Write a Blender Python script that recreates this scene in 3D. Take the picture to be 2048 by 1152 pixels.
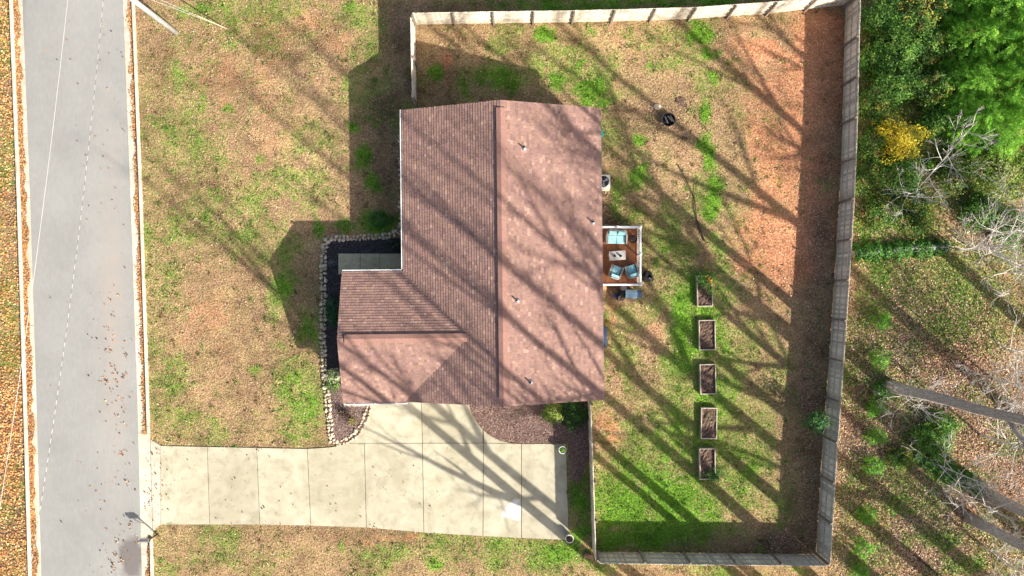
import bpy, math, random
import numpy as np
from mathutils import Vector, Matrix

for o in list(bpy.data.objects):
    bpy.data.objects.remove(o, do_unlink=True)
scene = bpy.context.scene
col = scene.collection
R = math.radians

# ------------------------------------------------------------------ camera, sky, sun, exposure
H = 42.7                      # drone height in metres
FPX = 1409.4                  # focal length in photograph pixels (72 degrees across)
cam_d = bpy.data.cameras.new('camera')
cam = bpy.data.objects.new('camera', cam_d)
col.objects.link(cam)
cam.location = (0, 0, H)
cam_d.sensor_width = 36
cam_d.lens = 18 / math.tan(R(36))
cam_d.clip_end = 2000
scene.camera = cam

SX, SY = 1.24, 1.06           # shadow run per metre of height: west and north
world = bpy.data.worlds.new('World')
scene.world = world
world.use_nodes = True
wn = world.node_tree
sky = wn.nodes.new('ShaderNodeTexSky')
sky.sky_type = 'NISHITA'
sky.sun_disc = False
sky.sun_elevation = math.atan(1 / math.hypot(SX, SY))
sky.sun_rotation = math.atan2(SX, -SY)
sky.dust_density = 4.0
sky.ozone_density = 0.6
bg = wn.nodes['Background']
bg.inputs['Strength'].default_value = 0.090
wn.links.new(sky.outputs[0], bg.inputs[0])
sun_d = bpy.data.lights.new('sun', 'SUN')
sun_d.energy = 5.0
sun_d.angle = R(0.53)
sun_d.color = (1.0, 0.93, 0.82)
sun = bpy.data.objects.new('sun', sun_d)
col.objects.link(sun)
sun.rotation_euler = Vector((-SX, SY, -1)).to_track_quat('-Z', 'Y').to_euler()
sun.location = (60, -50, 60)
scene.view_settings.view_transform = 'Standard'
scene.view_settings.look = 'None'
scene.view_settings.gamma = 1
scene.view_settings.use_curve_mapping = False
scene.view_settings.exposure = 1.12

rng = np.random.default_rng(7)
random.seed(7)


# ------------------------------------------------------------------ helpers
def P(px, py, z=0.0):
    """point at height z that the plan photograph shows at pixel px, py"""
    s = (H - z) / FPX
    return ((px - 1024) * s, (576 - py) * s, z)


def P2(px, py, z=0.0):
    return P(px, py, z)[:2]


class MB:
    def __init__(self):
        self.v, self.f, self.c = [], [], []
        self.cc = (0.5, 0.5, 0.5)

    def add(self, vs, fs):
        n = len(self.v)
        self.v += [tuple(p) for p in vs]
        self.f += [tuple(i + n for i in f) for f in fs]
        self.c += [self.cc] * len(fs)
        return self

    def box(self, x0, x1, y0, y1, z0, z1):
        return self.add([(x0, y0, z0), (x1, y0, z0), (x1, y1, z0), (x0, y1, z0), (x0, y0, z1), (x1, y0, z1), (x1, y1, z1), (x0, y1, z1)],
                        [(0, 3, 2, 1), (4, 5, 6, 7), (0, 1, 5, 4), (1, 2, 6, 5), (2, 3, 7, 6), (3, 0, 4, 7)])

    def rbox(self, x0, x1, y0, y1, z0, z1, b=0.03):
        """box with chamfered upper edges"""
        return self.add([(x0, y0, z0), (x1, y0, z0), (x1, y1, z0), (x0, y1, z0),
                         (x0, y0, z1 - b), (x1, y0, z1 - b), (x1, y1, z1 - b), (x0, y1, z1 - b),
                         (x0 + b, y0 + b, z1), (x1 - b, y0 + b, z1), (x1 - b, y1 - b, z1), (x0 + b, y1 - b, z1)],
                        [(0, 3, 2, 1), (0, 1, 5, 4), (1, 2, 6, 5), (2, 3, 7, 6), (3, 0, 4, 7),
                         (4, 5, 9, 8), (5, 6, 10, 9), (6, 7, 11, 10), (7, 4, 8, 11), (8, 9, 10, 11)])

    def prism(self, poly, z0, z1):
        n = len(poly)
        a = sum(poly[i][0] * poly[(i + 1) % n][1] - poly[(i + 1) % n][0] * poly[i][1] for i in range(n))
        if a < 0:
            poly = poly[::-1]
        return self.add([(x, y, z0) for x, y in poly] + [(x, y, z1) for x, y in poly],
                        [tuple(range(n - 1, -1, -1)), tuple(range(n, 2 * n))] +
                        [(i, (i + 1) % n, n + (i + 1) % n, n + i) for i in range(n)])

    def tube(self, pts, rad, sides=6, cap=True):
        pts = [Vector(p) for p in pts]
        if not isinstance(rad, (list, tuple)):
            rad = [rad] * len(pts)
        vs, fs = [], []
        for i, p in enumerate(pts):
            d = (pts[min(i + 1, len(pts) - 1)] - pts[max(i - 1, 0)])
            d = d.normalized() if d.length > 1e-9 else Vector((0, 0, 1))
            u = d.cross(Vector((0.31, 0.17, 0.93)))
            if u.length < 1e-3:
                u = d.cross(Vector((1, 0, 0)))
            u.normalize()
            w = d.cross(u)
            for k in range(sides):
                a = 2 * math.pi * k / sides
                vs.append(p + (u * math.cos(a) + w * math.sin(a)) * rad[i])
        for i in range(len(pts) - 1):
            for k in range(sides):
                k2 = (k + 1) % sides
                fs.append((i * sides + k, i * sides + k2, (i + 1) * sides + k2, (i + 1) * sides + k))
        if cap:
            fs.append(tuple(range(sides - 1, -1, -1)))
            fs.append(tuple((len(pts) - 1) * sides + k for k in range(sides)))
        return self.add(vs, fs)

    def lathe(self, prof, n=16, c=(0, 0, 0)):
        vs, fs = [], []
        for r, z in prof:
            for k in range(n):
                a = 2 * math.pi * k / n
                vs.append((c[0] + r * math.cos(a), c[1] + r * math.sin(a), c[2] + z))
        for i in range(len(prof) - 1):
            for k in range(n):
                k2 = (k + 1) % n
                fs.append((i * n + k, i * n + k2, (i + 1) * n + k2, (i + 1) * n + k))
        return self.add(vs, fs)

    def ring(self, c, r, t, n=20):
        pts = [(c[0] + r * math.cos(2 * math.pi * k / n), c[1] + r * math.sin(2 * math.pi * k / n), c[2]) for k in range(n + 1)]
        return self.tube(pts, t, 4, cap=False)

    def mesh(self, name, mat, smooth=False, colors=False):
        me = bpy.data.meshes.new(name)
        me.from_pydata(self.v, [], self.f)
        if colors:
            at = me.color_attributes.new('col', 'FLOAT_COLOR', 'CORNER')
            cnt = [len(f) for f in self.f]
            arr = np.repeat(np.array(self.c, dtype=np.float32), cnt, axis=0)
            arr = np.concatenate([arr, np.ones((len(arr), 1), np.float32)], axis=1)
            at.data.foreach_set('color', arr.ravel())
        if mat is not None:
            me.materials.append(mat)
        if smooth:
            me.polygons.foreach_set('use_smooth', [True] * len(me.polygons))
        return me

    def build(self, name, mat, parent=None, smooth=False, colors=False, loc=None, rotz=0):
        return link(name, self.mesh(name, mat, smooth, colors), parent, loc, rotz)


def link(name, me, parent=None, loc=None, rotz=0):
    o = bpy.data.objects.new(name, me)
    col.objects.link(o)
    if parent is not None:
        o.parent = parent
    if loc is not None:
        o.location = loc
    if rotz:
        o.rotation_euler = (0, 0, rotz)
    return o


def tag(o, label, cat, group=None):
    o['label'] = label
    o['category'] = cat
    if group:
        o['group'] = group
    return o


def thing(name, label, cat, loc=(0, 0, 0), rotz=0, group=None):
    o = bpy.data.objects.new(name, None)
    o.empty_display_size = 0.3
    col.objects.link(o)
    o.location = loc
    o.rotation_euler = (0, 0, rotz)
    return tag(o, label, cat, group)


def struct(o):
    o['kind'] = 'structure'
    return o


def stuff(o, label=None, cat=None):
    o['kind'] = 'stuff'
    if label:
        o['label'] = label
    if cat:
        o['category'] = cat
    return o


def vnoise(x, y, scale, seed=0):
    """smooth value noise, 0..1"""
    r = np.random.default_rng(seed)
    lat = r.random((256, 256))
    u, v = np.asarray(x) * scale + 1000.0, np.asarray(y) * scale + 1000.0
    i, j = np.floor(u).astype(int), np.floor(v).astype(int)
    a, b = u - i, v - j
    a, b = a * a * (3 - 2 * a), b * b * (3 - 2 * b)
    i0, i1, j0, j1 = i % 256, (i + 1) % 256, j % 256, (j + 1) % 256
    return (lat[i0, j0] * (1 - a) + lat[i1, j0] * a) * (1 - b) + (lat[i0, j1] * (1 - a) + lat[i1, j1] * a) * b


def fbm(x, y, scale, seed=0, oct=4):
    s, w, t = 0, 0.5, 0
    for k in range(oct):
        s = s + w * vnoise(x, y, scale * 2 ** k, seed + k)
        t += w
        w *= 0.55
    return s / t


def inpoly(x, y, poly):
    r = np.zeros(x.shape, bool)
    n = len(poly)
    for i in range(n):
        x1, y1 = poly[i]
        x2, y2 = poly[(i + 1) % n]
        c = ((y1 > y) != (y2 > y))
        with np.errstate(divide='ignore', invalid='ignore'):
            xi = (x2 - x1) * (y - y1) / (y2 - y1 + 1e-12) + x1
        r ^= c & (x < xi)
    return r


# ------------------------------------------------------------------ materials
def new_mat(name):
    m = bpy.data.materials.new(name)
    m.use_nodes = True
    nt = m.node_tree
    return m, nt, nt.nodes['Principled BSDF']


def N(nt, t, **kw):
    n = nt.nodes.new(t)
    for k, v in kw.items():
        setattr(n, k, v)
    return n


def mixc(nt, fac, a, b, mode='MIX'):
    n = nt.nodes.new('ShaderNodeMix')
    n.data_type = 'RGBA'
    n.blend_type = mode
    for sock, val in ((n.inputs[0], fac), (n.inputs[6], a), (n.inputs[7], b)):
        if isinstance(val, (int, float)):
            sock.default_value = val
        elif isinstance(val, tuple):
            sock.default_value = (*val[:3], 1)
        else:
            nt.links.new(val, sock)
    return n.outputs[2]


def ramp(nt, fac, stops):
    n = nt.nodes.new('ShaderNodeValToRGB')
    e = n.color_ramp.elements
    while len(e) < len(stops):
        e.new(0.5)
    for k, (p, c) in enumerate(stops):
        e[k].position = p
        e[k].color = (*c, 1) if isinstance(c, tuple) else (c, c, c, 1)
    nt.links.new(fac, n.inputs[0])
    return n.outputs[0]


def noise(nt, scale, detail=5, rough=0.6, stretch=None, dist=0.0):
    g = nt.nodes.new('ShaderNodeNewGeometry')
    src = g.outputs['Position']
    if stretch:
        mp = nt.nodes.new('ShaderNodeMapping')
        mp.inputs['Scale'].default_value = stretch
        nt.links.new(src, mp.inputs[0])
        src = mp.outputs[0]
    n = nt.nodes.new('ShaderNodeTexNoise')
    n.inputs['Scale'].default_value = scale
    n.inputs['Detail'].default_value = detail
    n.inputs['Roughness'].default_value = rough
    n.inputs['Distortion'].default_value = dist
    nt.links.new(src, n.inputs['Vector'])
    return n.outputs['Fac']


def bump(nt, bsdf, h, strength=0.5, dist=0.05):
    b = nt.nodes.new('ShaderNodeBump')
    b.inputs['Strength'].default_value = strength
    b.inputs['Distance'].default_value = dist
    nt.links.new(h, b.inputs['Height'])
    nt.links.new(b.outputs[0], bsdf.inputs['Normal'])


def simple(name, c1, c2=None, scale=6, rough=0.7, metal=0.0, rnd=0.0, stretch=None, bmp=0.0, spec=0.3, lo=0.35, hi=0.65):
    m, nt, b = new_mat(name)
    c2 = c2 or tuple(x * 0.75 for x in c1)
    f = noise(nt, scale, stretch=stretch)
    c = ramp(nt, f, [(lo, c2), (hi, c1)])
    if rnd:
        oi = nt.nodes.new('ShaderNodeObjectInfo')
        mr = nt.nodes.new('ShaderNodeMapRange')
        mr.inputs['To Min'].default_value = 1 - rnd
        mr.inputs['To Max'].default_value = 1 + rnd
        nt.links.new(oi.outputs['Random'], mr.inputs[0])
        c = mixc(nt, 1.0, c, mr.outputs[0], 'MULTIPLY')
    nt.links.new(c, b.inputs['Base Color'])
    b.inputs['Roughness'].default_value = rough
    b.inputs['Metallic'].default_value = metal
    b.inputs['Specular IOR Level'].default_value = spec
    if bmp:
        bump(nt, b, f, bmp, 0.03)
    return m


def attr_mat(name, rough=0.7, transl=0.0, var=0.25, scale=9, spec=0.25):
    """colour from the mesh attribute 'col', with noise on top"""
    m, nt, b = new_mat(name)
    a = N(nt, 'ShaderNodeAttribute', attribute_name='col')
    f = noise(nt, scale, 4)
    k = ramp(nt, f, [(0.3, 1 - var), (0.7, 1 + var)])
    c = mixc(nt, 1.0, a.outputs['Color'], k, 'MULTIPLY')
    nt.links.new(c, b.inputs['Base Color'])
    b.inputs['Roughness'].default_value = rough
    b.inputs['Specular IOR Level'].default_value = spec
    if transl:
        t = nt.nodes.new('ShaderNodeBsdfTranslucent')
        nt.links.new(c, t.inputs[0])
        mx = nt.nodes.new('ShaderNodeMixShader')
        mx.inputs[0].default_value = transl
        nt.links.new(b.outputs[0], mx.inputs[1])
        nt.links.new(t.outputs[0], mx.inputs[2])
        nt.links.new(mx.outputs[0], nt.nodes['Material Output'].inputs[0])
    return m


M = {}
M['leaf'] = attr_mat('leaf', 0.55, 0.3, 0.2)
M['litter'] = attr_mat('leaf_litter', 0.75, 0.1, 0.2)
M['grass'] = attr_mat('grass_blade', 0.7, 0.25, 0.2)
M['shingle'] = attr_mat('shingle', 0.9, 0, 0.16, 14, 0.15)
M['fence'] = None


def fence_wood():
    m, nt, b = new_mat('weathered_fence_wood')
    f = noise(nt, 5, 5, 0.7, stretch=(5, 5, 0.7))
    c = ramp(nt, f, [(0.30, (0.25, 0.205, 0.155)), (0.48, (0.70, 0.62, 0.50)), (0.68, (0.82, 0.74, 0.62))])
    # splash-back keeps the foot of the boards browner
    g = nt.nodes.new('ShaderNodeNewGeometry')
    sx = nt.nodes.new('ShaderNodeSeparateXYZ')
    nt.links.new(g.outputs['Position'], sx.inputs[0])
    k = ramp(nt, sx.outputs[2], [(0.15, 0.75), (0.62, 0.0)])
    c = mixc(nt, k, c, (0.46, 0.335, 0.19))
    oi = nt.nodes.new('ShaderNodeObjectInfo')
    mr = nt.nodes.new('ShaderNodeMapRange')
    mr.inputs['To Min'].default_value = 0.62
    mr.inputs['To Max'].default_value = 1.22
    nt.links.new(oi.outputs['Random'], mr.inputs[0])
    c = mixc(nt, 1.0, c, mr.outputs[0], 'MULTIPLY')
    nt.links.new(c, b.inputs['Base Color'])
    b.inputs['Roughness'].default_value = 0.85
    return m


M['fence'] = fence_wood()
M['fence_rail'] = simple('fence_rail_wood', (0.60, 0.56, 0.49), (0.40, 0.35, 0.28), 4, 0.85, rnd=0.1)
M['fence_post'] = simple('fence_post_wood', (0.30, 0.25, 0.20), (0.18, 0.14, 0.11), 4, 0.85, rnd=0.15)
M['white_paint'] = simple('white_paint', (0.80, 0.80, 0.79), (0.70, 0.70, 0.69), 3, 0.45)
M['siding'] = simple('pale_siding', (0.55, 0.53, 0.48), (0.48, 0.46, 0.42), 2, 0.6)
M['glass'] = simple('window_glass', (0.04, 0.05, 0.06), (0.02, 0.03, 0.04), 1, 0.06, spec=0.8)
M['dark_metal'] = simple('dark_metal', (0.03, 0.03, 0.033), (0.015, 0.015, 0.017), 12, 0.45, metal=0.4)
M['galv'] = simple('galvanised_metal', (0.42, 0.43, 0.44), (0.28, 0.29, 0.30), 9, 0.4, metal=0.8)
M['deck'] = simple('stained_deck_board', (0.40, 0.155, 0.065), (0.27, 0.090, 0.036), 5, 0.6, rnd=0.22, stretch=(6, 0.8, 6))
M['step'] = simple('bare_step_board', (0.52, 0.33, 0.17), (0.40, 0.24, 0.12), 5, 0.75, rnd=0.12, stretch=(1, 6, 6))
M['wicker'] = simple('grey_wicker', (0.40, 0.37, 0.34), (0.20, 0.18, 0.16), 60, 0.8, bmp=0.4)
M['aqua'] = simple('aqua_cushion', (0.36, 0.63, 0.65), (0.30, 0.57, 0.60), 6, 0.85, rnd=0.08)
M['table'] = simple('pale_table_top', (0.52, 0.49, 0.46), (0.42, 0.40, 0.37), 7, 0.5)
M['bedboard'] = simple('cedar_bed_board', (0.54, 0.47, 0.37), (0.38, 0.32, 0.24), 6, 0.85, rnd=0.12)
M['stone'] = simple('border_stone', (0.58, 0.49, 0.36), (0.36, 0.29, 0.20), 7, 0.85, rnd=0.28, bmp=0.5)
M['trunk'] = simple('tree_bark', (0.52, 0.48, 0.46), (0.24, 0.215, 0.20), 5, 0.95, stretch=(4, 4, 0.8), bmp=0.9)
M['limb'] = simple('limb_bark', (0.46, 0.43, 0.40), (0.26, 0.24, 0.21), 3, 0.9)
M['pale_limb'] = simple('pale_twig_bark', (0.70, 0.65, 0.60), (0.52, 0.47, 0.42), 2, 0.9)
M['pole'] = simple('pole_wood', (0.52, 0.52, 0.50), (0.28, 0.27, 0.26), 5, 0.85, stretch=(5, 5, 0.5))
M['wire'] = simple('bare_wire', (0.42, 0.42, 0.41), (0.34, 0.34, 0.33), 3, 0.5, metal=0.2)
M['cable_dark'] = simple('cable_dark', (0.10, 0.10, 0.10), None, 3, 0.6)
M['ac'] = simple('ac_casing', (0.62, 0.61, 0.57), (0.54, 0.53, 0.49), 5, 0.5)
M['teal'] = simple('teal_plastic', (0.02, 0.30, 0.24), (0.015, 0.24, 0.19), 5, 0.4)
M['hose'] = simple('tan_hose', (0.50, 0.40, 0.26), None, 5, 0.6)
M['blue'] = simple('blue_plastic', (0.03, 0.10, 0.50), (0.02, 0.06, 0.34), 8, 0.35)
M['grill_lid'] = simple('steel_lid', (0.36, 0.52, 0.60), (0.30, 0.45, 0.54), 3, 0.18, metal=0.6)
M['navy'] = simple('navy_shelf', (0.03, 0.05, 0.10), (0.02, 0.03, 0.07), 5, 0.4)
M['bag'] = simple('black_bag_plastic', (0.03, 0.032, 0.036), (0.015, 0.016, 0.018), 6, 0.22, spec=0.6, bmp=0.6)
M['pot_white'] = simple('white_planter', (0.70, 0.68, 0.64), (0.60, 0.58, 0.54), 5, 0.5)
M['soil'] = simple('garden_soil', (0.19, 0.12, 0.09), (0.022, 0.014, 0.010), 12, 0.95, bmp=1.0)
M['brick'] = simple('red_block', (0.40, 0.22, 0.16), (0.28, 0.14, 0.10), 9, 0.9, rnd=0.15)
M['bark_log'] = simple('charred_log', (0.32, 0.29, 0.26), (0.06, 0.05, 0.05), 14, 0.9)
M['twig'] = simple('dark_branch', (0.06, 0.045, 0.035), (0.03, 0.022, 0.017), 10, 0.9)
M['rust'] = simple('rust_iron', (0.20, 0.14, 0.11), (0.09, 0.06, 0.05), 15, 0.7)


def concrete(name, light, dark, stain, jitter=0.09):
    m, nt, b = new_mat(name)
    big = noise(nt, 0.42, 5, 0.6, dist=0.9)
    mid = noise(nt, 1.5, 6, 0.65, dist=0.4)
    spot = noise(nt, 4.5, 2, 0.5)
    fine = noise(nt, 40, 3, 0.7)
    c = ramp(nt, big, [(0.34, dark), (0.50, tuple((a + d) / 2 for a, d in zip(light, dark))), (0.63, light)])
    s = ramp(nt, mid, [(0.48, 0.0), (0.70, 0.65)])
    c = mixc(nt, s, c, stain)
    s2 = ramp(nt, spot, [(0.68, 0.0), (0.76, 0.5)])
    c = mixc(nt, s2, c, tuple(q * 0.55 for q in stain))
    k = ramp(nt, fine, [(0.25, 0.90), (0.75, 1.08)])
    c = mixc(nt, 1.0, c, k, 'MULTIPLY')
    oi = nt.nodes.new('ShaderNodeObjectInfo')
    mr = nt.nodes.new('ShaderNodeMapRange')
    mr.inputs['To Min'].default_value = 1 - jitter
    mr.inputs['To Max'].default_value = 1 + jitter
    nt.links.new(oi.outputs['Random'], mr.inputs[0])
    c = mixc(nt, 1.0, c, mr.outputs[0], 'MULTIPLY')
    nt.links.new(c, b.inputs['Base Color'])
    b.inputs['Roughness'].default_value = 0.85
    b.inputs['Specular IOR Level'].default_value = 0.2
    bump(nt, b, fine, 0.15, 0.01)
    return m


M['concrete'] = concrete('driveway_concrete', (0.45, 0.417, 0.318), (0.335, 0.307, 0.218), (0.25, 0.228, 0.16))
M['kerb'] = concrete('kerb_concrete', (0.53, 0.49, 0.41), (0.44, 0.40, 0.32), (0.35, 0.29, 0.21))
M['walk'] = concrete('walk_concrete', (0.54, 0.475, 0.31), (0.43, 0.375, 0.24), (0.34, 0.285, 0.175))


def asphalt():
    m, nt, b = new_mat('aged_asphalt')
    big = noise(nt, 0.25, 4)
    fine = noise(nt, 70, 3, 0.8)
    mid = noise(nt, 7, 5, 0.7, stretch=(1.0, 0.35, 1))
    c = ramp(nt, big, [(0.35, (0.235, 0.236, 0.228)), (0.65, (0.275, 0.275, 0.262))])
    c = mixc(nt, 1.0, c, ramp(nt, mid, [(0.3, 0.93), (0.7, 1.06)]), 'MULTIPLY')
    c = mixc(nt, 1.0, c, ramp(nt, fine, [(0.25, 0.80), (0.75, 1.18)]), 'MULTIPLY')
    # brownish dust toward the driveway side and a damp stain by the mailbox
    a = N(nt, 'ShaderNodeAttribute', attribute_name='col')
    sp = nt.nodes.new('ShaderNodeSeparateColor')
    nt.links.new(a.outputs['Color'], sp.inputs[0])
    c = mixc(nt, sp.outputs[0], c, (0.30, 0.265, 0.24))
    c = mixc(nt, sp.outputs[1], c, (0.115, 0.100, 0.095))
    nt.links.new(c, b.inputs['Base Color'])
    b.inputs['Roughness'].default_value = 0.9
    b.inputs['Specular IOR Level'].default_value = 0.2
    bump(nt, b, fine, 0.4, 0.01)
    return m


M['asphalt'] = asphalt()


def mulch(name, c1, c2, scale=16):
    m, nt, b = new_mat(name)
    f = noise(nt, scale, 6, 0.75)
    g = noise(nt, 2.0, 3)
    c = ramp(nt, f, [(0.33, c2), (0.5, tuple((a + d) / 2 for a, d in zip(c1, c2))), (0.68, c1)])
    c = mixc(nt, 1.0, c, ramp(nt, g, [(0.3, 0.75), (0.7, 1.2)]), 'MULTIPLY')
    nt.links.new(c, b.inputs['Base Color'])
    b.inputs['Roughness'].default_value = 0.95
    bump(nt, b, f, 1.0, 0.06)
    return m


M['black_mulch'] = mulch('black_mulch', (0.085, 0.073, 0.078), (0.020, 0.016, 0.018))
M['brown_mulch'] = mulch('brown_mulch', (0.30, 0.20, 0.165), (0.07, 0.045, 0.038))


def lawn():
    """ground: R = living grass, G = bare red clay, B = leaf litter"""
    m, nt, b = new_mat('lawn_ground')
    a = N(nt, 'ShaderNodeAttribute', attribute_name='col')
    sp = nt.nodes.new('ShaderNodeSeparateColor')
    nt.links.new(a.outputs['Color'], sp.inputs[0])
    fine = noise(nt, 8.5, 4, 0.72)
    grit = noise(nt, 22, 3, 0.8)
    mid = noise(nt, 3.6, 5, 0.72)
    big = noise(nt, 0.9, 4, 0.6)
    straw = ramp(nt, fine, [(0.30, (0.13, 0.085, 0.038)), (0.48, (0.31, 0.215, 0.105)), (0.68, (0.48, 0.365, 0.21))])
    straw2 = ramp(nt, fine, [(0.30, (0.12, 0.06, 0.034)), (0.48, (0.30, 0.185, 0.105)), (0.68, (0.47, 0.335, 0.21))])
    straw = mixc(nt, ramp(nt, big, [(0.40, 0.0), (0.62, 1.0)]), straw, straw2)
    green = ramp(nt, fine, [(0.30, (0.045, 0.115, 0.010)), (0.5, (0.125, 0.270, 0.024)), (0.70, (0.26, 0.42, 0.06))])
    clay = ramp(nt, fine, [(0.30, (0.20, 0.075, 0.038)), (0.5, (0.46, 0.205, 0.108)), (0.70, (0.62, 0.36, 0.215))])
    lit = ramp(nt, fine, [(0.30, (0.055, 0.032, 0.020)), (0.5, (0.24, 0.145, 0.09)), (0.70, (0.46, 0.315, 0.21))])

    def patch(ch, lo, hi):
        ad = nt.nodes.new('ShaderNodeMath')
        ad.operation = 'ADD'
        nt.links.new(ch, ad.inputs[0])
        sb = nt.nodes.new('ShaderNodeMath')
        sb.operation = 'MULTIPLY_ADD'
        nt.links.new(mid, sb.inputs[0])
        sb.inputs[1].default_value = 1.2
        sb.inputs[2].default_value = -0.6
        nt.links.new(sb.outputs[0], ad.inputs[1])
        return ramp(nt, ad.outputs[0], [(lo, 0.0), (hi, 1.0)])
    c = mixc(nt, patch(sp.outputs[1], 0.22, 0.62), straw, clay)
    c = mixc(nt, patch(sp.outputs[2], 0.30, 0.70), c, lit)
    c = mixc(nt, patch(sp.outputs[0], 0.22, 0.78), c, green)
    c = mixc(nt, 1.0, c, ramp(nt, grit, [(0.25, 0.75), (0.75, 1.25)]), 'MULTIPLY')
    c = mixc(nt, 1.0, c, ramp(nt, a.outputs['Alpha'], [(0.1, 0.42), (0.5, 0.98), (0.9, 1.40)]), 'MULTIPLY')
    c = mixc(nt, 1.0, c, ramp(nt, noise(nt, 2.6, 4, 0.7), [(0.3, 0.74), (0.7, 1.22)]), 'MULTIPLY')
    nt.links.new(c, b.inputs['Base Color'])
    b.inputs['Roughness'].default_value = 0.95
    b.inputs['Specular IOR Level'].default_value = 0.1
    bump(nt, b, fine, 1.0, 0.10)
    return m


M['lawn'] = lawn()

# ------------------------------------------------------------------ road, kerb lines (pixels on the ground plane)
YS = [-1500, 0, 384, 768, 1152, 1900, 3000]
XL = [-12, 45, 60, 72, 83, 105, 138]          # left edge of the asphalt
XR = [190, 246, 261, 274, 284, 305, 338]      # right edge of the asphalt


def lx(y):
    return np.interp(y, YS, XL)


def rx(y):
    return np.interp(y, YS, XR)


HARD = []    # polygons (world) with no grass


# driveway outline pieces, in pixels
def cubic(p0, p1, p2, n=10):
    return [((1 - t) ** 2 * p0[0] + 2 * t * (1 - t) * p1[0] + t * t * p2[0],
             (1 - t) ** 2 * p0[1] + 2 * t * (1 - t) * p1[1] + t * t * p2[1]) for t in np.linspace(0, 1, n)]


arc_l = cubic((660, 894), (735, 886), (741, 803), 13)        # flower-bed side
arc_r = cubic((937, 804), (958, 886), (1043, 887), 13)       # mulch-bed side


def cutx(arc, x):
    xs = [p[0] for p in arc]
    ys = [p[1] for p in arc]
    return float(np.interp(x, xs, ys))


slabs = [
    [(322, 891), (415, 893), (420, 1049), (322, 1049)],
    [(415, 893), (514, 895), (520, 1049), (420, 1049)],
    [(514, 895), (615, 897), (622, 1051), (520, 1049)],
    [(615, 897)] + [p for p in arc_l if p[1] > 887] + [(691, 886), (729, 886), (733, 1055), (622, 1051)],
    [(729, 886), (845, 886), (848, 1065), (733, 1055)],
    [(845, 886), (967, 886), (966, 1072), (848, 1065)],
    [(967, 886), (1043, 887), (1043, 1076), (966, 1072)],
    [(1043, 887), (1132, 887), (1138, 1080), (1043, 1076)],
    [(691, 886)] + [p for p in arc_l if p[1] < 884] + [(843, 803), (845, 886)],
    [(843, 803)] + [p for p in arc_r if p[0] < 966] + [(966, 886), (845, 886)],
    [p for p in arc_r if p[0] > 966] + [(967, 886)],
]
slabs[10] = [(967, cutx(arc_r, 967))] + [p for p in arc_r if p[0] > 968][:-1] + [(1030, 886.5), (967, 886)]
drive_poly = ([(296, 877), (322, 891), (615, 897)] + arc_l + arc_r + [(1132, 887), (1138, 1080), (1043, 1076), (966, 1072), (848, 1065), (733, 1055), (622, 1051), (520, 1049), (322, 1049), (300, 1064)])
HARD.append([P2(*p) for p in drive_poly])
HARD.append([P2(lx(y) - 26, y) for y in YS] + [P2(rx(y) + 22, y) for y in YS[::-1]])
walk_poly = [(676, 506), (811, 506), (811, 545), (676, 545)]
HARD.append([P2(*p) for p in walk_poly])

bed_front = [(650, 480), (806, 476), (812, 478), (812, 545), (690, 545), (690, 800), (742, 803), (738, 826), (728, 850), (712, 870), (690, 884), (664, 889), (655, 800), (648, 700), (646, 560)]
bed_side = [(934, 800), (948, 838), (968, 864), (995, 881), (1043, 886), (1136, 886), (1140, 960), (1160, 965), (1182, 900), (1180, 795)]
HARD.append([P2(*p) for p in bed_front])
HARD.append([P2(*p) for p in bed_side])
# house footprint
XE0, XE1, YB, YT, XG = -6.13, 5.07, -6.38, 10.12, -9.63
HARD.append([(XE0 + 0.3, YT - 0.3), (XE1 - 0.4, YT - 0.3), (XE1 - 0.4, YB + 0.3), (XG + 0.5, YB + 0.3), (XG + 0.5, 0.7), (XE0 + 0.3, 0.7)])
HARD.append([(4.5, 0.2), (7.5, 0.2), (7.5, 3.6), (4.5, 3.6)])
beds_px = [(1393, 551, 1424, 613), (1397, 640, 1430, 700), (1399, 728, 1431, 788), (1401, 815, 1433, 877), (1398, 896, 1430, 958)]
for b_ in beds_px:
    HARD.append([P2(b_[0], b_[1]), P2(b_[2], b_[1]), P2(b_[2], b_[3]), P2(b_[0], b_[3])])


def hard(x, y):
    r = np.zeros(x.shape, bool)
    for p in HARD:
        r |= inpoly(x, y, p)
    return r


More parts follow.
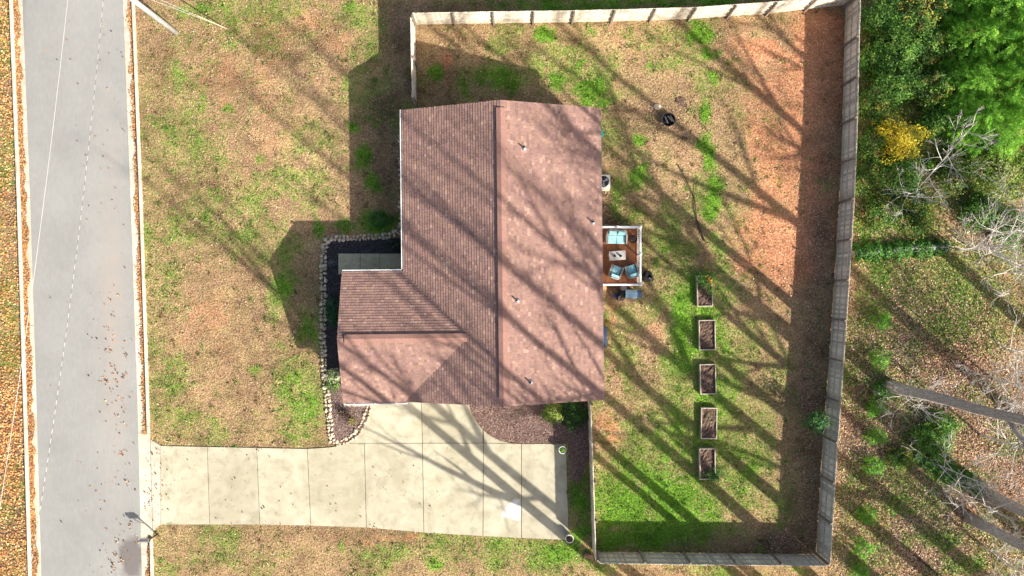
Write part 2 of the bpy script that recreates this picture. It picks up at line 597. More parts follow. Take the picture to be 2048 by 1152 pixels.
# ------------------------------------------------------------------ what grows where (pixels: cx, cy, rx, ry, amount)
G = [(365, 145, 20, 35, .55), (400, 200, 22, 40, .45), (460, 212, 16, 12, .6), (365, 235, 28, 40, .45), (385, 300, 28, 60, .5), (430, 390, 30, 40, .5), (485, 470, 26, 45, .5), (545, 605, 20, 28, .6), (600, 362, 20, 18, .55), (705, 256, 13, 12, .9), (733, 312, 18, 30, 1), (748, 366, 18, 20, 1), (505, 740, 15, 14, .8), (585, 770, 50, 50, .6), (620, 830, 40, 55, .6), (590, 870, 40, 25, .5), (520, 322, 12, 10, .5), (472, 330, 14, 10, .45), (640, 462, 13, 25, .9), (690, 452, 30, 14, .8), (758, 442, 38, 26, .9), (575, 500, 36, 35, .6), (570, 580, 36, 50, .7), (612, 650, 26, 36, .8), (700, 330, 14, 12, .35),
     (400, 18, 70, 24, .55), (640, 12, 60, 20, .4), (700, 12, 20, 14, .8), (330, 35, 40, 20, .25), (660, 560, 16, 22, .4), (350, 160, 12, 16, .4), (370, 440, 24, 40, .45), (490, 440, 20, 30, .35), (300, 470, 20, 60, .35), (310, 700, 24, 120, .35), (370, 850, 60, 40, .38), (350, 790, 25, 20, .5), (480, 860, 80, 30, .25), (545, 690, 20, 14, .4),
     (420, 1110, 90, 40, .35), (680, 1090, 14, 10, .8), (780, 1110, 80, 35, .5), (870, 1122, 30, 16, .75), (1010, 1100, 60, 40, .6), (1110, 1110, 70, 40, .85), (560, 1115, 40, 16, .45), (330, 1130, 30, 20, .5),
     (1250, 5, 300, 14, .75), (960, 5, 120, 18, .35), (1100, 12, 30, 12, .9), (1420, 4, 60, 12, .85),
     (1095, 65, 26, 20, 1), (1190, 66, 14, 10, .6), (1400, 64, 32, 20, 1), (1420, 106, 18, 18, .9), (1300, 130, 13, 10, .8), (1426, 156, 12, 12, .8), (1150, 35, 12, 10, .5), (865, 148, 17, 14, .95), (930, 175, 20, 30, .9), (1000, 155, 70, 30, .8), (1110, 158, 24, 22, .9), (1190, 182, 46, 26, .95), (1165, 122, 18, 18, .8), (1130, 100, 20, 16, .5), (1200, 210, 30, 12, .8), (1410, 222, 15, 28, .95), (1274, 275, 15, 15, .95), (1420, 308, 18, 42, 1), (1432, 380, 20, 50, 1), (1282, 355, 26, 24, .9), (1238, 395, 22, 34, .7), (1425, 430, 20, 26, .95), (1270, 430, 40, 30, .45), (1330, 470, 40, 60, .4), (1350, 560, 40, 70, .35), (1272, 655, 8, 5, 1), (1480, 280, 20, 60, .25), (1230, 330, 20, 14, .4),
     (1385, 590, 26, 70, .75), (1365, 720, 40, 70, .75), (1420, 690, 60, 90, .65), (1470, 720, 50, 100, .45), (1450, 560, 26, 90, .6), (1350, 820, 60, 80, .5), (1460, 880, 80, 100, .5), (1440, 500, 30, 40, .55), (1300, 870, 80, 60, .5), (1260, 940, 70, 70, .65), (1380, 980, 120, 80, .6), (1320, 1060, 150, 40, .85), (1230, 1040, 60, 60, .8), (1540, 1000, 60, 80, .45), (1560, 900, 40, 80, .3), (1550, 760, 40, 60, .3), (1220, 1085, 40, 20, .9), (1160, 1000, 18, 70, .85), (1155, 940, 16, 40, .5), (1160, 1070, 20, 20, .9), (1190, 1135, 60, 20, .5), (1420, 1140, 60, 12, .5), (1340, 780, 30, 30, .4),
     (1800, 420, 100, 90, .6), (1800, 500, 110, 18, .95), (1760, 545, 24, 44, .9), (1850, 560, 80, 50, .55), (1950, 600, 80, 60, .45), (1750, 200, 60, 220, .7), (1930, 200, 130, 220, .8), (1850, 640, 80, 50, .35), (1860, 880, 60, 50, .75), (1800, 780, 40, 14, .9), (1745, 780, 30, 36, .5), (1890, 940, 60, 26, .5), (1800, 1000, 40, 24, .35), (1870, 1050, 70, 40, .35), (1960, 690, 60, 40, .3), (1730, 1040, 25, 60, .35), (1600, 1140, 30, 12, .6),
     (1375, 650, 34, 110, .9), (1370, 560, 40, 60, .6), (1900, 650, 110, 60, .55), (1820, 700, 60, 60, .4), (1790, 960, 60, 30, .5), (2000, 640, 60, 60, .5), (1850, 1000, 60, 40, .5), (1760, 1090, 40, 60, .45), (1980, 1060, 50, 50, .4), (1960, 780, 60, 40, .35),
     (360, 250, 60, 180, .40), (340, 560, 40, 100, .40), (430, 430, 80, 80, .40), (330, 780, 60, 120, .45), (610, 800, 60, 90, .62), (480, 25, 150, 34, .5), (1300, 1000, 160, 100, .85), (1430, 800, 90, 180, .62), (1350, 900, 120, 100, .62), (1490, 950, 80, 110, .6), (1400, 640, 70, 120, .65), (1340, 500, 60, 80, .5), (1260, 300, 60, 60, .35), (1150, 130, 120, 60, .5), (1875, 1075, 60, 22, .9), (1800, 1010, 40, 22, .8), (1930, 1120, 50, 22, .9), (1900, 950, 60, 20, .85), (1730, 450, 30, 100, .7), (1730, 620, 26, 80, .6), (1900, 560, 140, 70, .6),
     (10, 330, 30, 50, .5), (15, 600, 25, 90, .5), (15, 700, 30, 60, .5), (-20, 400, 30, 300, .4), (50, 940, 8, 40, .6)]
C = [(1590, 330, 110, 260, .66), (1500, 120, 90, 60, .45), (1640, 150, 60, 130, .95), (1570, 480, 90, 100, .9), (1530, 100, 50, 26, .75), (1530, 270, 50, 60, .65), (1560, 200, 70, 60, .55), (1640, 90, 60, 60, .75), (1560, 380, 50, 60, .6), (1550, 460, 60, 60, .75), (1640, 300, 40, 120, .6), (1520, 520, 50, 50, .65), (1600, 480, 40, 80, .6), (1670, 80, 20, 70, .9), (1215, 850, 26, 40, .6), (1225, 880, 26, 14, .55), (890, 125, 14, 18, .6), (705, 467, 20, 8, .9), (1480, 140, 60, 60, .4), (1215, 640, 14, 60, .55), (560, 60, 140, 70, .33), (480, 150, 120, 80, .26), (570, 250, 100, 110, .22), (420, 640, 70, 70, .35), (900, 1075, 260, 10, .4), (660, 90, 40, 50, .35), (1290, 660, 70, 60, .25), (1250, 820, 20, 14, .3), (1230, 130, 120, 60, .15)]
L = [(1625, 800, 26, 330, .60), (1560, 1090, 60, 26, .8), (1640, 500, 26, 120, .6), (1660, 320, 20, 100, .4), (1870, 760, 150, 220, .85), (1870, 1060, 170, 120, .9), (1730, 880, 50, 260, .8), (1990, 900, 80, 200, .9), (20, 980, 45, 200, .95), (-30, 100, 60, 300, .7), (10, 120, 20, 120, .8), (1225, 420, 20, 40, .7), (1240, 460, 24, 50, .5), (1340, 250, 60, 40, .35), (1310, 700, 60, 50, .3), (1720, 60, 20, 90, .7), (1725, 420, 26, 60, .5), (1960, 440, 60, 60, .6), (1220, 590, 20, 16, .6), (760, 230, 50, 60, .5), (770, 350, 30, 80, .4), (1300, 1136, 200, 14, .4), (560, 480, 30, 30, .25), (1430, 1130, 60, 16, .5)]


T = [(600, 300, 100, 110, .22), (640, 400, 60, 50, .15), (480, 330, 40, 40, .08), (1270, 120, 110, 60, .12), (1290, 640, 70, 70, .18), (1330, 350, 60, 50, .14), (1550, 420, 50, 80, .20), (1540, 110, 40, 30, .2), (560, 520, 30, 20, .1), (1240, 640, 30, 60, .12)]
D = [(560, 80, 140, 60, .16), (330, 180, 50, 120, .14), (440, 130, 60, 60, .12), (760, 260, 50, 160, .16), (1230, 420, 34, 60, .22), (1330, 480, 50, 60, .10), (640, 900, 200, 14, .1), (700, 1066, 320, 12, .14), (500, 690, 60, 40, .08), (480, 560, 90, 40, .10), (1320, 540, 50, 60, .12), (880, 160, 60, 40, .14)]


def acc(lst, px, py, soft=1.0):
    r = np.zeros(px.shape)
    for cx, cy, ax, ay, w in lst:
        d = ((px - cx) / ax) ** 2 + ((py - cy) / ay) ** 2
        r = np.maximum(r, w * np.exp(-(d * 0.8) ** 1.15))
    return r


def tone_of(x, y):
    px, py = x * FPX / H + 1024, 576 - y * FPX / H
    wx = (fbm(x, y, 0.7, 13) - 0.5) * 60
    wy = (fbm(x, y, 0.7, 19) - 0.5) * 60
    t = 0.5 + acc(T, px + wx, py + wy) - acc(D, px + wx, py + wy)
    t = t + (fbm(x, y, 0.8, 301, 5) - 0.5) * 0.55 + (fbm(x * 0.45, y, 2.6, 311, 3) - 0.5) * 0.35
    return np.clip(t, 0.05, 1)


def masks(x, y):
    px, py = x * FPX / H + 1024, 576 - y * FPX / H
    wx = (fbm(x, y, 0.9, 3) - 0.5) * 42
    wy = (fbm(x, y, 0.9, 9) - 0.5) * 42
    g = acc(G, px + wx, py + wy)
    g = np.maximum(g, np.clip((fbm(x, y, 0.33, 21) - 0.41) * 1.8, 0, 0.40))
    g = g * (0.55 + 0.9 * fbm(x, y, 1.3, 34)) + (fbm(x, y, 1.6, 33) - 0.5) * 0.40
    # lawns near the kerb and beyond the side fences keep an olive cast
    g = np.maximum(g, 0.30 * np.exp(-((px - 300) / 60) ** 2) * (py > 150))
    c = acc(C, px + wx, py + wy) + (fbm(x, y, 0.8, 41) - 0.5) * 0.55
    g = g * np.where(px > 1440, 1 - 0.62 * np.clip(c * 1.3, 0, 1), 1)
    l = acc(L, px + wx * 0.8, py + wy * 0.8) + (fbm(x, y, 1.1, 51) - 0.5) * 0.3
    out = (px > 2060) | ((py > 1170) & (px > 1250))
    l = np.where(out, 0.8, l)
    return np.clip(g, 0, 1), np.clip(c, 0, 1), np.clip(l, 0, 1)


# ------------------------------------------------------------------ ground sheet
def ground():
    def axis(lo, hi, st):
        a = np.arange(lo, hi + 1e-6, st)
        k = [2, 5, 10, 20, 40, 80, 160, 300]
        return np.concatenate([[lo - q for q in k[::-1]], a, [hi + q for q in k]])
    xs, ys = axis(-33, 33, 0.18), axis(-19, 19, 0.18)
    X, Y = np.meshgrid(xs, ys, indexing='ij')
    nx, ny = X.shape
    v = np.stack([X.ravel(), Y.ravel(), np.zeros(X.size)], 1)
    i, j = np.meshgrid(np.arange(nx - 1), np.arange(ny - 1), indexing='ij')
    a = (i * ny + j).ravel()
    f = np.stack([a, a + ny, a + ny + 1, a + 1], 1)
    me = bpy.data.meshes.new('ground')
    me.vertices.add(len(v))
    me.vertices.foreach_set('co', v.ravel())
    me.loops.add(f.size)
    me.loops.foreach_set('vertex_index', f.ravel())
    me.polygons.add(len(f))
    me.polygons.foreach_set('loop_start', np.arange(0, f.size, 4))
    me.polygons.foreach_set('loop_total', np.full(len(f), 4))
    me.update()
    g, c, l = masks(v[:, 0], v[:, 1])
    at = me.color_attributes.new('col', 'FLOAT_COLOR', 'POINT')
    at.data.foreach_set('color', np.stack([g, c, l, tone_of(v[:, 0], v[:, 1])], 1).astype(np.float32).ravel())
    me.materials.append(M['lawn'])
    struct(link('ground', me))


ground()


# ------------------------------------------------------------------ road and kerbs
def road():
    ys = np.concatenate([[-1500, -700], np.arange(-100, 1260, 8), [1600, 2200, 3000]])
    cols_ = 26
    vs, cs = [], []
    for y in ys:
        for k in range(cols_):
            t = k / (cols_ - 1)
            px = lx(y) + (rx(y) - lx(y)) * t
            vs.append(P(px, y, 0)[:2] + (0.008 + 0.05 * math.sin(math.pi * t),))
            dust = 0.75 * math.exp(-((px - 225 - (y - 600) * 0.02) / 26) ** 2) * math.exp(-((y - 640) / 330) ** 2)
            d = ((px - 262) / 24) ** 2 + ((y - 1112) / 44) ** 2
            w = float(vnoise(px / 9.0, y / 9.0, 1, 5))
            wet = min(1.0, max(0.0, (1.15 - d + (w - 0.5) * 0.9) * 2.2))
            cs.append((dust * (0.4 + 1.0 * float(vnoise(px / 14.0, y / 14.0, 1, 8))), wet * 0.8, 0, 1))
    fs = []
    for i in range(len(ys) - 1):
        for k in range(cols_ - 1):
            a = i * cols_ + k
            fs.append((a, a + cols_, a + cols_ + 1, a + 1))
    me = bpy.data.meshes.new('road')
    me.from_pydata(vs, [], fs)
    me.color_attributes.new('col', 'FLOAT_COLOR', 'POINT').data.foreach_set('color', np.array(cs, np.float32).ravel())
    me.materials.append(M['asphalt'])
    struct(link('road', me))


road()


def kerb_piece(edge, side, y0, y1, apron=False):
    """gutter pan and kerb from pixel row y0 to y1; side +1 = east of the road"""
    vs, fs = [], []
    prof = [(0.004, 0.001), (0.0, 0.014), (0.27, 0.006), (0.55, 0.0), (0.58, 0.15), (0.60, 0.165), (0.70, 0.165), (0.72, 0.15), (0.72, -0.02)]
    if apron:
        prof = [(0.004, 0.001), (0.0, 0.014), (0.27, 0.008), (0.55, 0.006), (0.60, 0.012), (0.62, 0.014), (0.66, 0.015), (0.70, 0.016), (0.72, -0.02)]
    n = len(prof)
    rows = [y0, (y0 + y1) / 2, y1]
    for y in rows:
        bx, by = P2(edge(y), y)
        for d, z in prof:
            vs.append((bx + side * d, by, z + 0.004))
    for i in range(2):
        for k in range(n - 1):
            q = (i * n + k, i * n + k + 1, (i + 1) * n + k + 1, (i + 1) * n + k)
            fs.append(q if side < 0 else q[::-1])
    fs.append(tuple(range(n)) if side > 0 else tuple(range(n - 1, -1, -1)))
    e = tuple(2 * n + k for k in range(n))
    fs.append(e[::-1] if side > 0 else e)
    return vs, fs


def kerbs():
    for side, edge, nm in ((-1, lx, 'kerb_west'), (1, rx, 'kerb_east')):
        root = bpy.data.objects.new(nm, None)
        col.objects.link(root)
        struct(root)
        y = -420.0
        off = 55 if side < 0 else 0
        cuts = [-700, -420] + list(np.arange(-300 + off, 1400, 128)) + [1700, 2400]
        if side > 0:
            cuts = sorted([c for c in cuts if not (862 < c < 1078)] + [866, 1074])
        for a, b in zip(cuts[:-1], cuts[1:]):
            mb = MB()
            mb.add(*kerb_piece(edge, side, a + 0.35, b - 0.35, apron=(side > 0 and a == 866)))
            mb.build('kerb_stone' if not (side > 0 and a == 866) else 'gutter_pan', M['kerb'], root)


kerbs()


# ------------------------------------------------------------------ driveway, walk
def inset(poly, d):
    n = len(poly)
    a = sum(poly[i][0] * poly[(i + 1) % n][1] - poly[(i + 1) % n][0] * poly[i][1] for i in range(n))
    if a < 0:
        poly = poly[::-1]
    out = []
    for i in range(n):
        p0, p1, p2 = Vector(poly[i - 1]), Vector(poly[i]), Vector(poly[(i + 1) % n])
        d1, d2 = (p1 - p0).normalized(), (p2 - p1).normalized()
        n1, n2 = Vector((-d1.y, d1.x)), Vector((-d2.y, d2.x))
        bis = n1 + n2
        k = bis.dot(n1)
        out.append(tuple(p1 + bis * (d / max(k, 0.35))))
    return out


def paving():
    M['joint'] = simple('joint_dirt', (0.12, 0.10, 0.06), (0.06, 0.05, 0.03), 20, 0.95)
    base = MB().prism([P2(*p) for p in drive_poly[1:-1]], -0.05, 0.018).build('driveway', M['joint'])
    struct(base)
    for s in slabs:
        MB().prism(inset([P2(*p) for p in s], 0.017), 0.0, 0.05).build('slab', M['concrete'], base)
    M['pale_grey'] = simple('pale_concrete', (0.62, 0.62, 0.58), (0.44, 0.43, 0.37), 3, 0.8)
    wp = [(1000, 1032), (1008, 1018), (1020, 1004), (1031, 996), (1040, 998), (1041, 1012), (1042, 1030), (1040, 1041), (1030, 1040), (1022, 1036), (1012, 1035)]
    MB().prism([P2(*p) for p in wp], 0.045, 0.053).build('pale_patch', M['pale_grey'], base)  # thin irregular patch, paler than the slabs round it
    ap = [(296.5, 878), (322, 891), (322, 1049), (300.5, 1063)]
    x0 = [P2(rx(878), 878)[0] + 0.735, P2(rx(1063), 1063)[0] + 0.735]
    a2 = [(x0[0], P2(0, 878)[1]), P2(322, 891), P2(322, 1049), (x0[1], P2(0, 1063)[1])]
    MB().prism(inset(a2, 0.012), 0.0, 0.046).build('apron_slab', M['kerb'], base)
    MB().prism([P2(689, 803), P2(738, 803), P2(738, 812.5), P2(689, 812.5)], 0.0, 0.056).build('slab', M['kerb'], base)
    w = MB().prism([P2(678, 508), P2(812, 508), P2(812, 548), P2(678, 548)], -0.04, 0.02).build('front_walk', M['joint'])
    struct(w)
    for a, b in ((677, 721), (721, 760), (760, 813)):
        MB().prism(inset([P2(a, 507), P2(b, 507), P2(b, 549), P2(a, 549)], 0.012), 0.0, 0.07).build('slab', M['walk'], w)
    bf = MB().prism([P2(*p) for p in bed_front], -0.02, 0.03).build('front_bed', M['black_mulch'])
    struct(bf)
    lower = [(691, 772), (691, 799.5), (690, 801), (741, 803), (738, 826), (728, 850), (712, 870), (690, 884), (664, 889), (656, 812), (655, 790), (660, 768), (668, 760), (680, 764)]
    MB().prism([P2(*p) for p in lower], -0.01, 0.036).build('brown_mulch_bed', M['brown_mulch'], bf)
    struct(MB().prism([P2(*p) for p in bed_side], -0.02, 0.03).build('side_bed', M['brown_mulch']))


paving()

# ------------------------------------------------------------------ house
PIT = 0.34
ZE = 2.9
XR_ = (XE0 + XE1) / 2
ZR = ZE + (XR_ - XE0) * PIT
YGT = 0.99
YG = (YGT + YB) / 2
HG = (YGT - YB) / 2
ZG = ZE + HG * PIT
house = thing('ranch_house', 'single storey house with reddish brown shingle roof in an L shape', 'house', (-0.5, 1.87, 0), R(0.6))
HC = Vector((-0.5, 1.87, 0))


def hb(mb):
    mb.v = [(x - HC.x, y - HC.y, z) for x, y, z in mb.v]
    return mb


def shingle_colour():
    t = random.random()
    base = np.array([0.262, 0.162, 0.135])
    if t < 0.05:
        base = np.array([0.34, 0.225, 0.182])
    elif t < 0.17:
        base = np.array([0.298, 0.184, 0.142])
    elif t < 0.36:
        base = np.array([0.218, 0.134, 0.117])
    elif t < 0.46:
        base = np.array([0.275, 0.163, 0.147])
    return tuple(base * random.uniform(0.92, 1.08))


def roof():
    deck = MB()
    t = 0.16
    # main roof body
    e = 0.0
    for (ya, yb) in ((YB, YT),):
        deck.add([(XE0, ya, ZE), (XR_, ya, ZR), (XE1, ya, ZE), (XE1, ya, ZE - t), (XR_, ya, ZR - t), (XE0, ya, ZE - t),
                  (XE0, yb, ZE), (XR_, yb, ZR), (XE1, yb, ZE), (XE1, yb, ZE - t), (XR_, yb, ZR - t), (XE0, yb, ZE - t)],
                 [(0, 1, 7, 6), (1, 2, 8, 7), (2, 3, 9, 8), (3, 4, 10, 9), (4, 5, 11, 10), (5, 0, 6, 11), (5, 4, 1, 0), (4, 3, 2, 1), (6, 7, 10, 11), (7, 8, 9, 10)])
    xv = XE0 + HG
    z0 = ZE - 0.003
    deck.add([(XG, YB, z0), (XG, YG, ZG), (XG, YGT, z0), (XG, YGT, z0 - t), (XG, YG, ZG - t), (XG, YB, z0 - t),
              (XE0, YB, z0), (xv, YG, ZG), (XE0, YGT, z0), (XE0, YGT, z0 - t), (XE0, YG, ZG - t), (XE0, YB, z0 - t)],
             [(0, 6, 7, 1), (1, 7, 8, 2), (2, 8, 9, 3), (5, 4, 1, 0), (4, 3, 2, 1), (0, 5, 11, 6), (3, 9, 10, 4), (4, 10, 11, 5)])
    M['trim'] = simple('roof_trim', (0.30, 0.20, 0.17), (0.24, 0.155, 0.13), 5, 0.7)
    r = hb(deck).build('roof', M['trim'], house)
    EX = 0.155

    def slope(name, along0, along1, ncourse_len, to_pt, clip):
        """courses climb from the eave; to_pt(u, s, h): u along the eave, s up the plan run, h height above deck"""
        mb = MB()
        pl = EX / math.hypot(1, PIT)
        k = 0
        s = -0.03
        while s < ncourse_len:
            s2 = min(s + pl * 1.06, ncourse_len + 0.02)
            segs = clip(max(s, 0) + pl / 2)
            for a, b in segs:
                u = a - random.uniform(0.0, 0.3)
                while u < b:
                    w = random.choice((0.14, 0.17, 0.20, 0.24, 0.30))
                    ua, ub = max(u, a), min(u + w, b)
                    u += w
                    if ub - ua < 0.03:
                        continue
                    g = 0.004
                    h = 0.028 + random.uniform(-0.003, 0.005)
                    mb.cc = shingle_colour()
                    pts = [to_pt(ua + g, s, h), to_pt(ub - g, s, h), to_pt(ub - g, s2, 0.006), to_pt(ua + g, s2, 0.006),
                           to_pt(ua + g, s, 0.0), to_pt(ub - g, s, 0.0)]
                    n = (Vector(pts[1]) - Vector(pts[0])).cross(Vector(pts[3]) - Vector(pts[0]))
                    fs = [(0, 1, 2, 3), (4, 5, 1, 0), (4, 0, 3), (5, 2, 1)]
                    if n.z < 0:
                        fs = [f[::-1] for f in fs]
                    mb.add(pts, fs)
            s += pl
            k += 1
        stuff(hb(mb).build(name, M['shingle'], r, colors=True))

    half = XR_ - XE0

    def clip_left(s):
        # main left slope starts at the valleys inside the garage width
        if s >= HG:
            return [(YB, YT)]
        return [(YG + (HG - s), YT), (YB, YG - (HG - s))] if s > 0.05 else [(YGT, YT)]
    slope('shingles', YB, YT, half, lambda u, s, h: (XE0 + s, u, ZE + s * PIT + h), clip_left)
    slope('shingles', YB, YT, half, lambda u, s, h: (XE1 - s, u, ZE + s * PIT + h), lambda s: [(YB, YT)])
    slope('shingles', XG, XE0, HG, lambda u, s, h: (u, YGT - s, ZE + s * PIT + h), lambda s: [(XG, XE0 + s + 0.05)])
    slope('shingles', XG, XE0, HG, lambda u, s, h: (u, YB + s, ZE + s * PIT + h), lambda s: [(XG, XE0 + s + 0.05)])
    # ridge vents: low caps in butted lengths

    def cap(axis, a, b, c, z):
        n = max(1, round((b - a) / 1.2))
        for i in range(n):
            p, q = a + (b - a) * i / n + 0.003, a + (b - a) * (i + 1) / n - 0.003
            w, hh = 0.24, 0.075
            zz = z + 0.02
            lo = zz - w * PIT + 0.018
            prof = [(-w, lo - 0.02), (-w, lo + hh), (0, zz + hh), (w, lo + hh), (w, lo - 0.02)]
            mb = MB()
            mb.cc = tuple(np.array((0.265, 0.150, 0.122)) * random.uniform(0.92, 1.1))
            vs = []
            for t_ in (p, q):
                for d, z_ in prof:
                    vs.append((c + d, t_, z_) if axis == 'y' else (t_, c - d, z_))
            mb.add(vs, [(0, 1, 6, 5), (1, 2, 7, 6), (2, 3, 8, 7), (3, 4, 9, 8), (4, 3, 2, 1, 0), (5, 6, 7, 8, 9)])
            hb(mb).build('ridge_cap', M['shingle'], r, colors=True)
    cap('y', YB + 0.42, YT - 0.42, XR_, ZR)
    cap('x', XG + 0.42, XE0 + HG - 0.05, YG, ZG)
    # plumbing vents
    for px, py in ((1050, 296), (1033, 601), (1058, 765), (1186, 446), (898, 562)):
        z = ZE + 1.2
        for _ in range(4):
            x, y, _z = P(px, py, z + 0.1)
            z = ZE + (half - abs(x - XR_)) * PIT
        if px == 898:
            continue
        mb = MB()
        mb.lathe([(0.16, -0.03), (0.15, 0.03), (0.075, 0.10), (0.05, 0.12)], 10, (x, y, z))
        f = hb(mb).build('vent_flashing', M['galv'], r)
        hb(MB().lathe([(0.045, -0.02), (0.045, 0.36), (0.033, 0.36), (0.033, 0.2), (0.0, 0.2)], 8, (x, y, z))).build('vent_pipe', M['dark_metal'], r)


roof()


def walls():
    w = MB()
    x0, x1, y0, y1 = XE0 + 0.42, XE1 - 0.45, YB + 0.25, YT - 0.25
    w.box(x0, x1, y0, y1, 0, 2.72)
    hb(w).build('wall', M['siding'], house)
    g = MB().box(XG + 0.25, x0 - 0.003, YB + 0.35, YGT - 0.42, 0, 2.70)
    hb(g).build('wall', M['siding'], house)
    # gable infills
    for ya, yb in ((y0 - 0.0, y0 + 0.1), (y1 - 0.1, y1)):
        mb = MB().add([(x0, ya, 2.725), (x1, ya, 2.725), (XR_, ya, ZR - 0.2), (x0, yb, 2.725), (x1, yb, 2.725), (XR_, yb, ZR - 0.2)],
                      [(0, 1, 2), (3, 5, 4), (0, 2, 5, 3), (1, 4, 5, 2), (0, 3, 4, 1)])
        hb(mb).build('gable', M['siding'], house)
    xa, xb = XG + 0.25, XG + 0.35
    ya, yb = YB + 0.4, YGT - 0.45
    mb = MB().add([(xa, ya, 2.705), (xa, yb, 2.705), (xa, YG, ZG - 0.2), (xb, ya, 2.705), (xb, yb, 2.705), (xb, YG, ZG - 0.2)],
                  [(0, 2, 1), (3, 4, 5), (0, 3, 5, 2), (1, 2, 5, 4), (0, 1, 4, 3)])
    hb(mb).build('gable', M['siding'], house)

    def window(face, c, z, wd, ht, off):
        """face 'x': wall at x=off; 'y': wall at y=off; sign by outward direction in off tuple"""
        p, s = off
        f, pn = MB(), MB()
        for u0, u1, v0, v1 in ((-wd / 2, wd / 2, ht - 0.07, ht), (-wd / 2, wd / 2, 0, 0.07), (-wd / 2, -wd / 2 + 0.07, 0.071, ht - 0.071), (wd / 2 - 0.07, wd / 2, 0.071, ht - 0.071), (-0.025, 0.025, 0.071, ht - 0.071)):
            a, b = sorted((p - s * 0.05, p + s * 0.05))
            if face == 'x':
                f.box(a, b, c + u0, c + u1, z + v0, z + v1)
            else:
                f.box(c + u0, c + u1, a, b, z + v0, z + v1)
        a, b = sorted((p - s * 0.03, p + s * 0.02))
        if face == 'x':
            pn.box(a, b, c - wd / 2 + 0.05, c + wd / 2 - 0.05, z + 0.05, z + ht - 0.05)
        else:
            pn.box(c - wd / 2 + 0.05, c + wd / 2 - 0.05, a, b, z + 0.05, z + ht - 0.05)
        fr = hb(f).build('window', M['white_paint'], house)
        hb(pn).build('pane', M['glass'], fr)
    for c in (8.2, 5.2, -1.0, -4.6):
        window('x', c, 1.0, 1.1, 1.3, (x1, 1))
    for c in (8.0, 5.0, 3.0):
        window('x', c, 0.9, 1.2, 1.4, (x0, -1))
    window('y', -3.2, 1.0, 1.0, 1.2, (y1, 1))
    window('y', 2.4, 1.0, 1.0, 1.2, (y0, -1))
    window('x', YG, 0.9, 1.5, 1.4, (XG + 0.25, -1))
    # patio door to the deck, front door, garage door
    d = hb(MB().box(x1, x1 + 0.04, 1.0, 2.8, 0.78, 2.75 - 0.05)).build('patio_door', M['white_paint'], house)
    hb(MB().box(x1 + 0.041, x1 + 0.05, 1.1, 1.86, 0.9, 2.55)).build('pane', M['glass'], d)
    hb(MB().box(x1 + 0.041, x1 + 0.05, 1.94, 2.7, 0.9, 2.55)).build('pane', M['glass'], d)
    d = hb(MB().box(x0 - 0.05, x0, 1.05, 1.95, 0.1, 2.2)).build('front_door', M['navy'], house)
    hb(MB().lathe([(0.0, 0), (0.035, 0.01), (0.035, 0.06), (0, 0.07)], 8, (x0 - 0.09, 1.15, 1.1))).build('door_knob', M['galv'], d)
    d = hb(MB().box(-8.0, -3.0 - 2.75, YB + 0.30, YB + 0.35, 0.05, 2.3)).build('garage_door', M['white_paint'], house)
    for k in range(4):
        hb(MB().box(-7.95, -5.8, YB + 0.27, YB + 0.299, 0.1 + k * 0.55, 0.6 + k * 0.55)).build('door_panel', M['white_paint'], d)


walls()


def gutters():
    def run(axis, c, a, b, s, open_=True):
        """channel along axis at eave coordinate c, outward direction s"""
        mb = MB()
        w = 0.125

        def bx(d0, d1, z0, z1):
            lo, hi = sorted((c + s * d0, c + s * d1))
            if axis == 'y':
                mb.box(lo, hi, a, b, z0, z1)
            else:
                mb.box(a, b, lo, hi, z0, z1)
        bx(w - 0.045, w, ZE - 0.13, ZE - 0.012)
        bx(0.004, w - 0.046, ZE - 0.13, ZE - 0.115)
        g = hb(mb).build('gutter', M['white_paint'], house)
        n = int((b - a) / 1.0)
        for i in range(n):
            t = a + (b - a) * (i + 0.5) / n
            lo, hi = sorted((c + s * 0.004, c + s * (w - 0.002)))
            m2 = MB()
            if axis == 'y':
                m2.box(lo, hi, t - 0.02, t + 0.02, ZE - 0.03, ZE - 0.008)
            else:
                m2.box(t - 0.02, t + 0.02, lo, hi, ZE - 0.03, ZE - 0.008)
            hb(m2).build('gutter_hanger', M['white_paint'], g)
        for e in (a, b):
            m3 = MB()
            lo, hi = sorted((c + s * 0.004, c + s * w))
            if axis == 'y':
                m3.box(lo, hi, e - 0.01, e + 0.01, ZE - 0.132, ZE - 0.01)
            else:
                m3.box(e - 0.01, e + 0.01, lo, hi, ZE - 0.132, ZE - 0.01)
            hb(m3).build('end_cap', M['white_paint'], g)
    run('y', XE0, YGT + 0.16, YT, -1)
    run('x', YGT, XG + 0.05, XE0 - 0.14, 1)
    run('x', YB, XG + 0.05, XE0 + 0.1, -1)
    hb(MB().box(XE1 + 0.002, XE1 + 0.045, YB, YT, ZE - 0.15, ZE + 0.012)).build('drip_edge', M['galv'], house)
    hb(MB().box(XE0 + 0.35, XE0 + 0.416, YGT + 0.05, YGT + 0.13, 0.1, 2.7)).build('downspout', M['white_paint'], house)
    hb(MB().box(XG + 0.17, XG + 0.245, YB + 0.4, YB + 0.48, 0.1, 2.7)).build('downspout', M['white_paint'], house)


gutters()


# ------------------------------------------------------------------ fences
def picket_mesh(hgt):
    w, t, c = 0.068, 0.009, 0.03
    poly = [(-w, 0), (w, 0), (w, hgt - c), (w - c, hgt), (-w + c, hgt), (-w, hgt - c)]
    n = 6
    return MB().add([(x, -t, z) for x, z in poly] + [(x, t, z) for x, z in poly],
                    [tuple(range(n)), tuple(range(2 * n - 1, n - 1, -1))] + [(i, n + i, n + (i + 1) % n, (i + 1) % n) for i in range(n)]).mesh('picket', M['fence'])


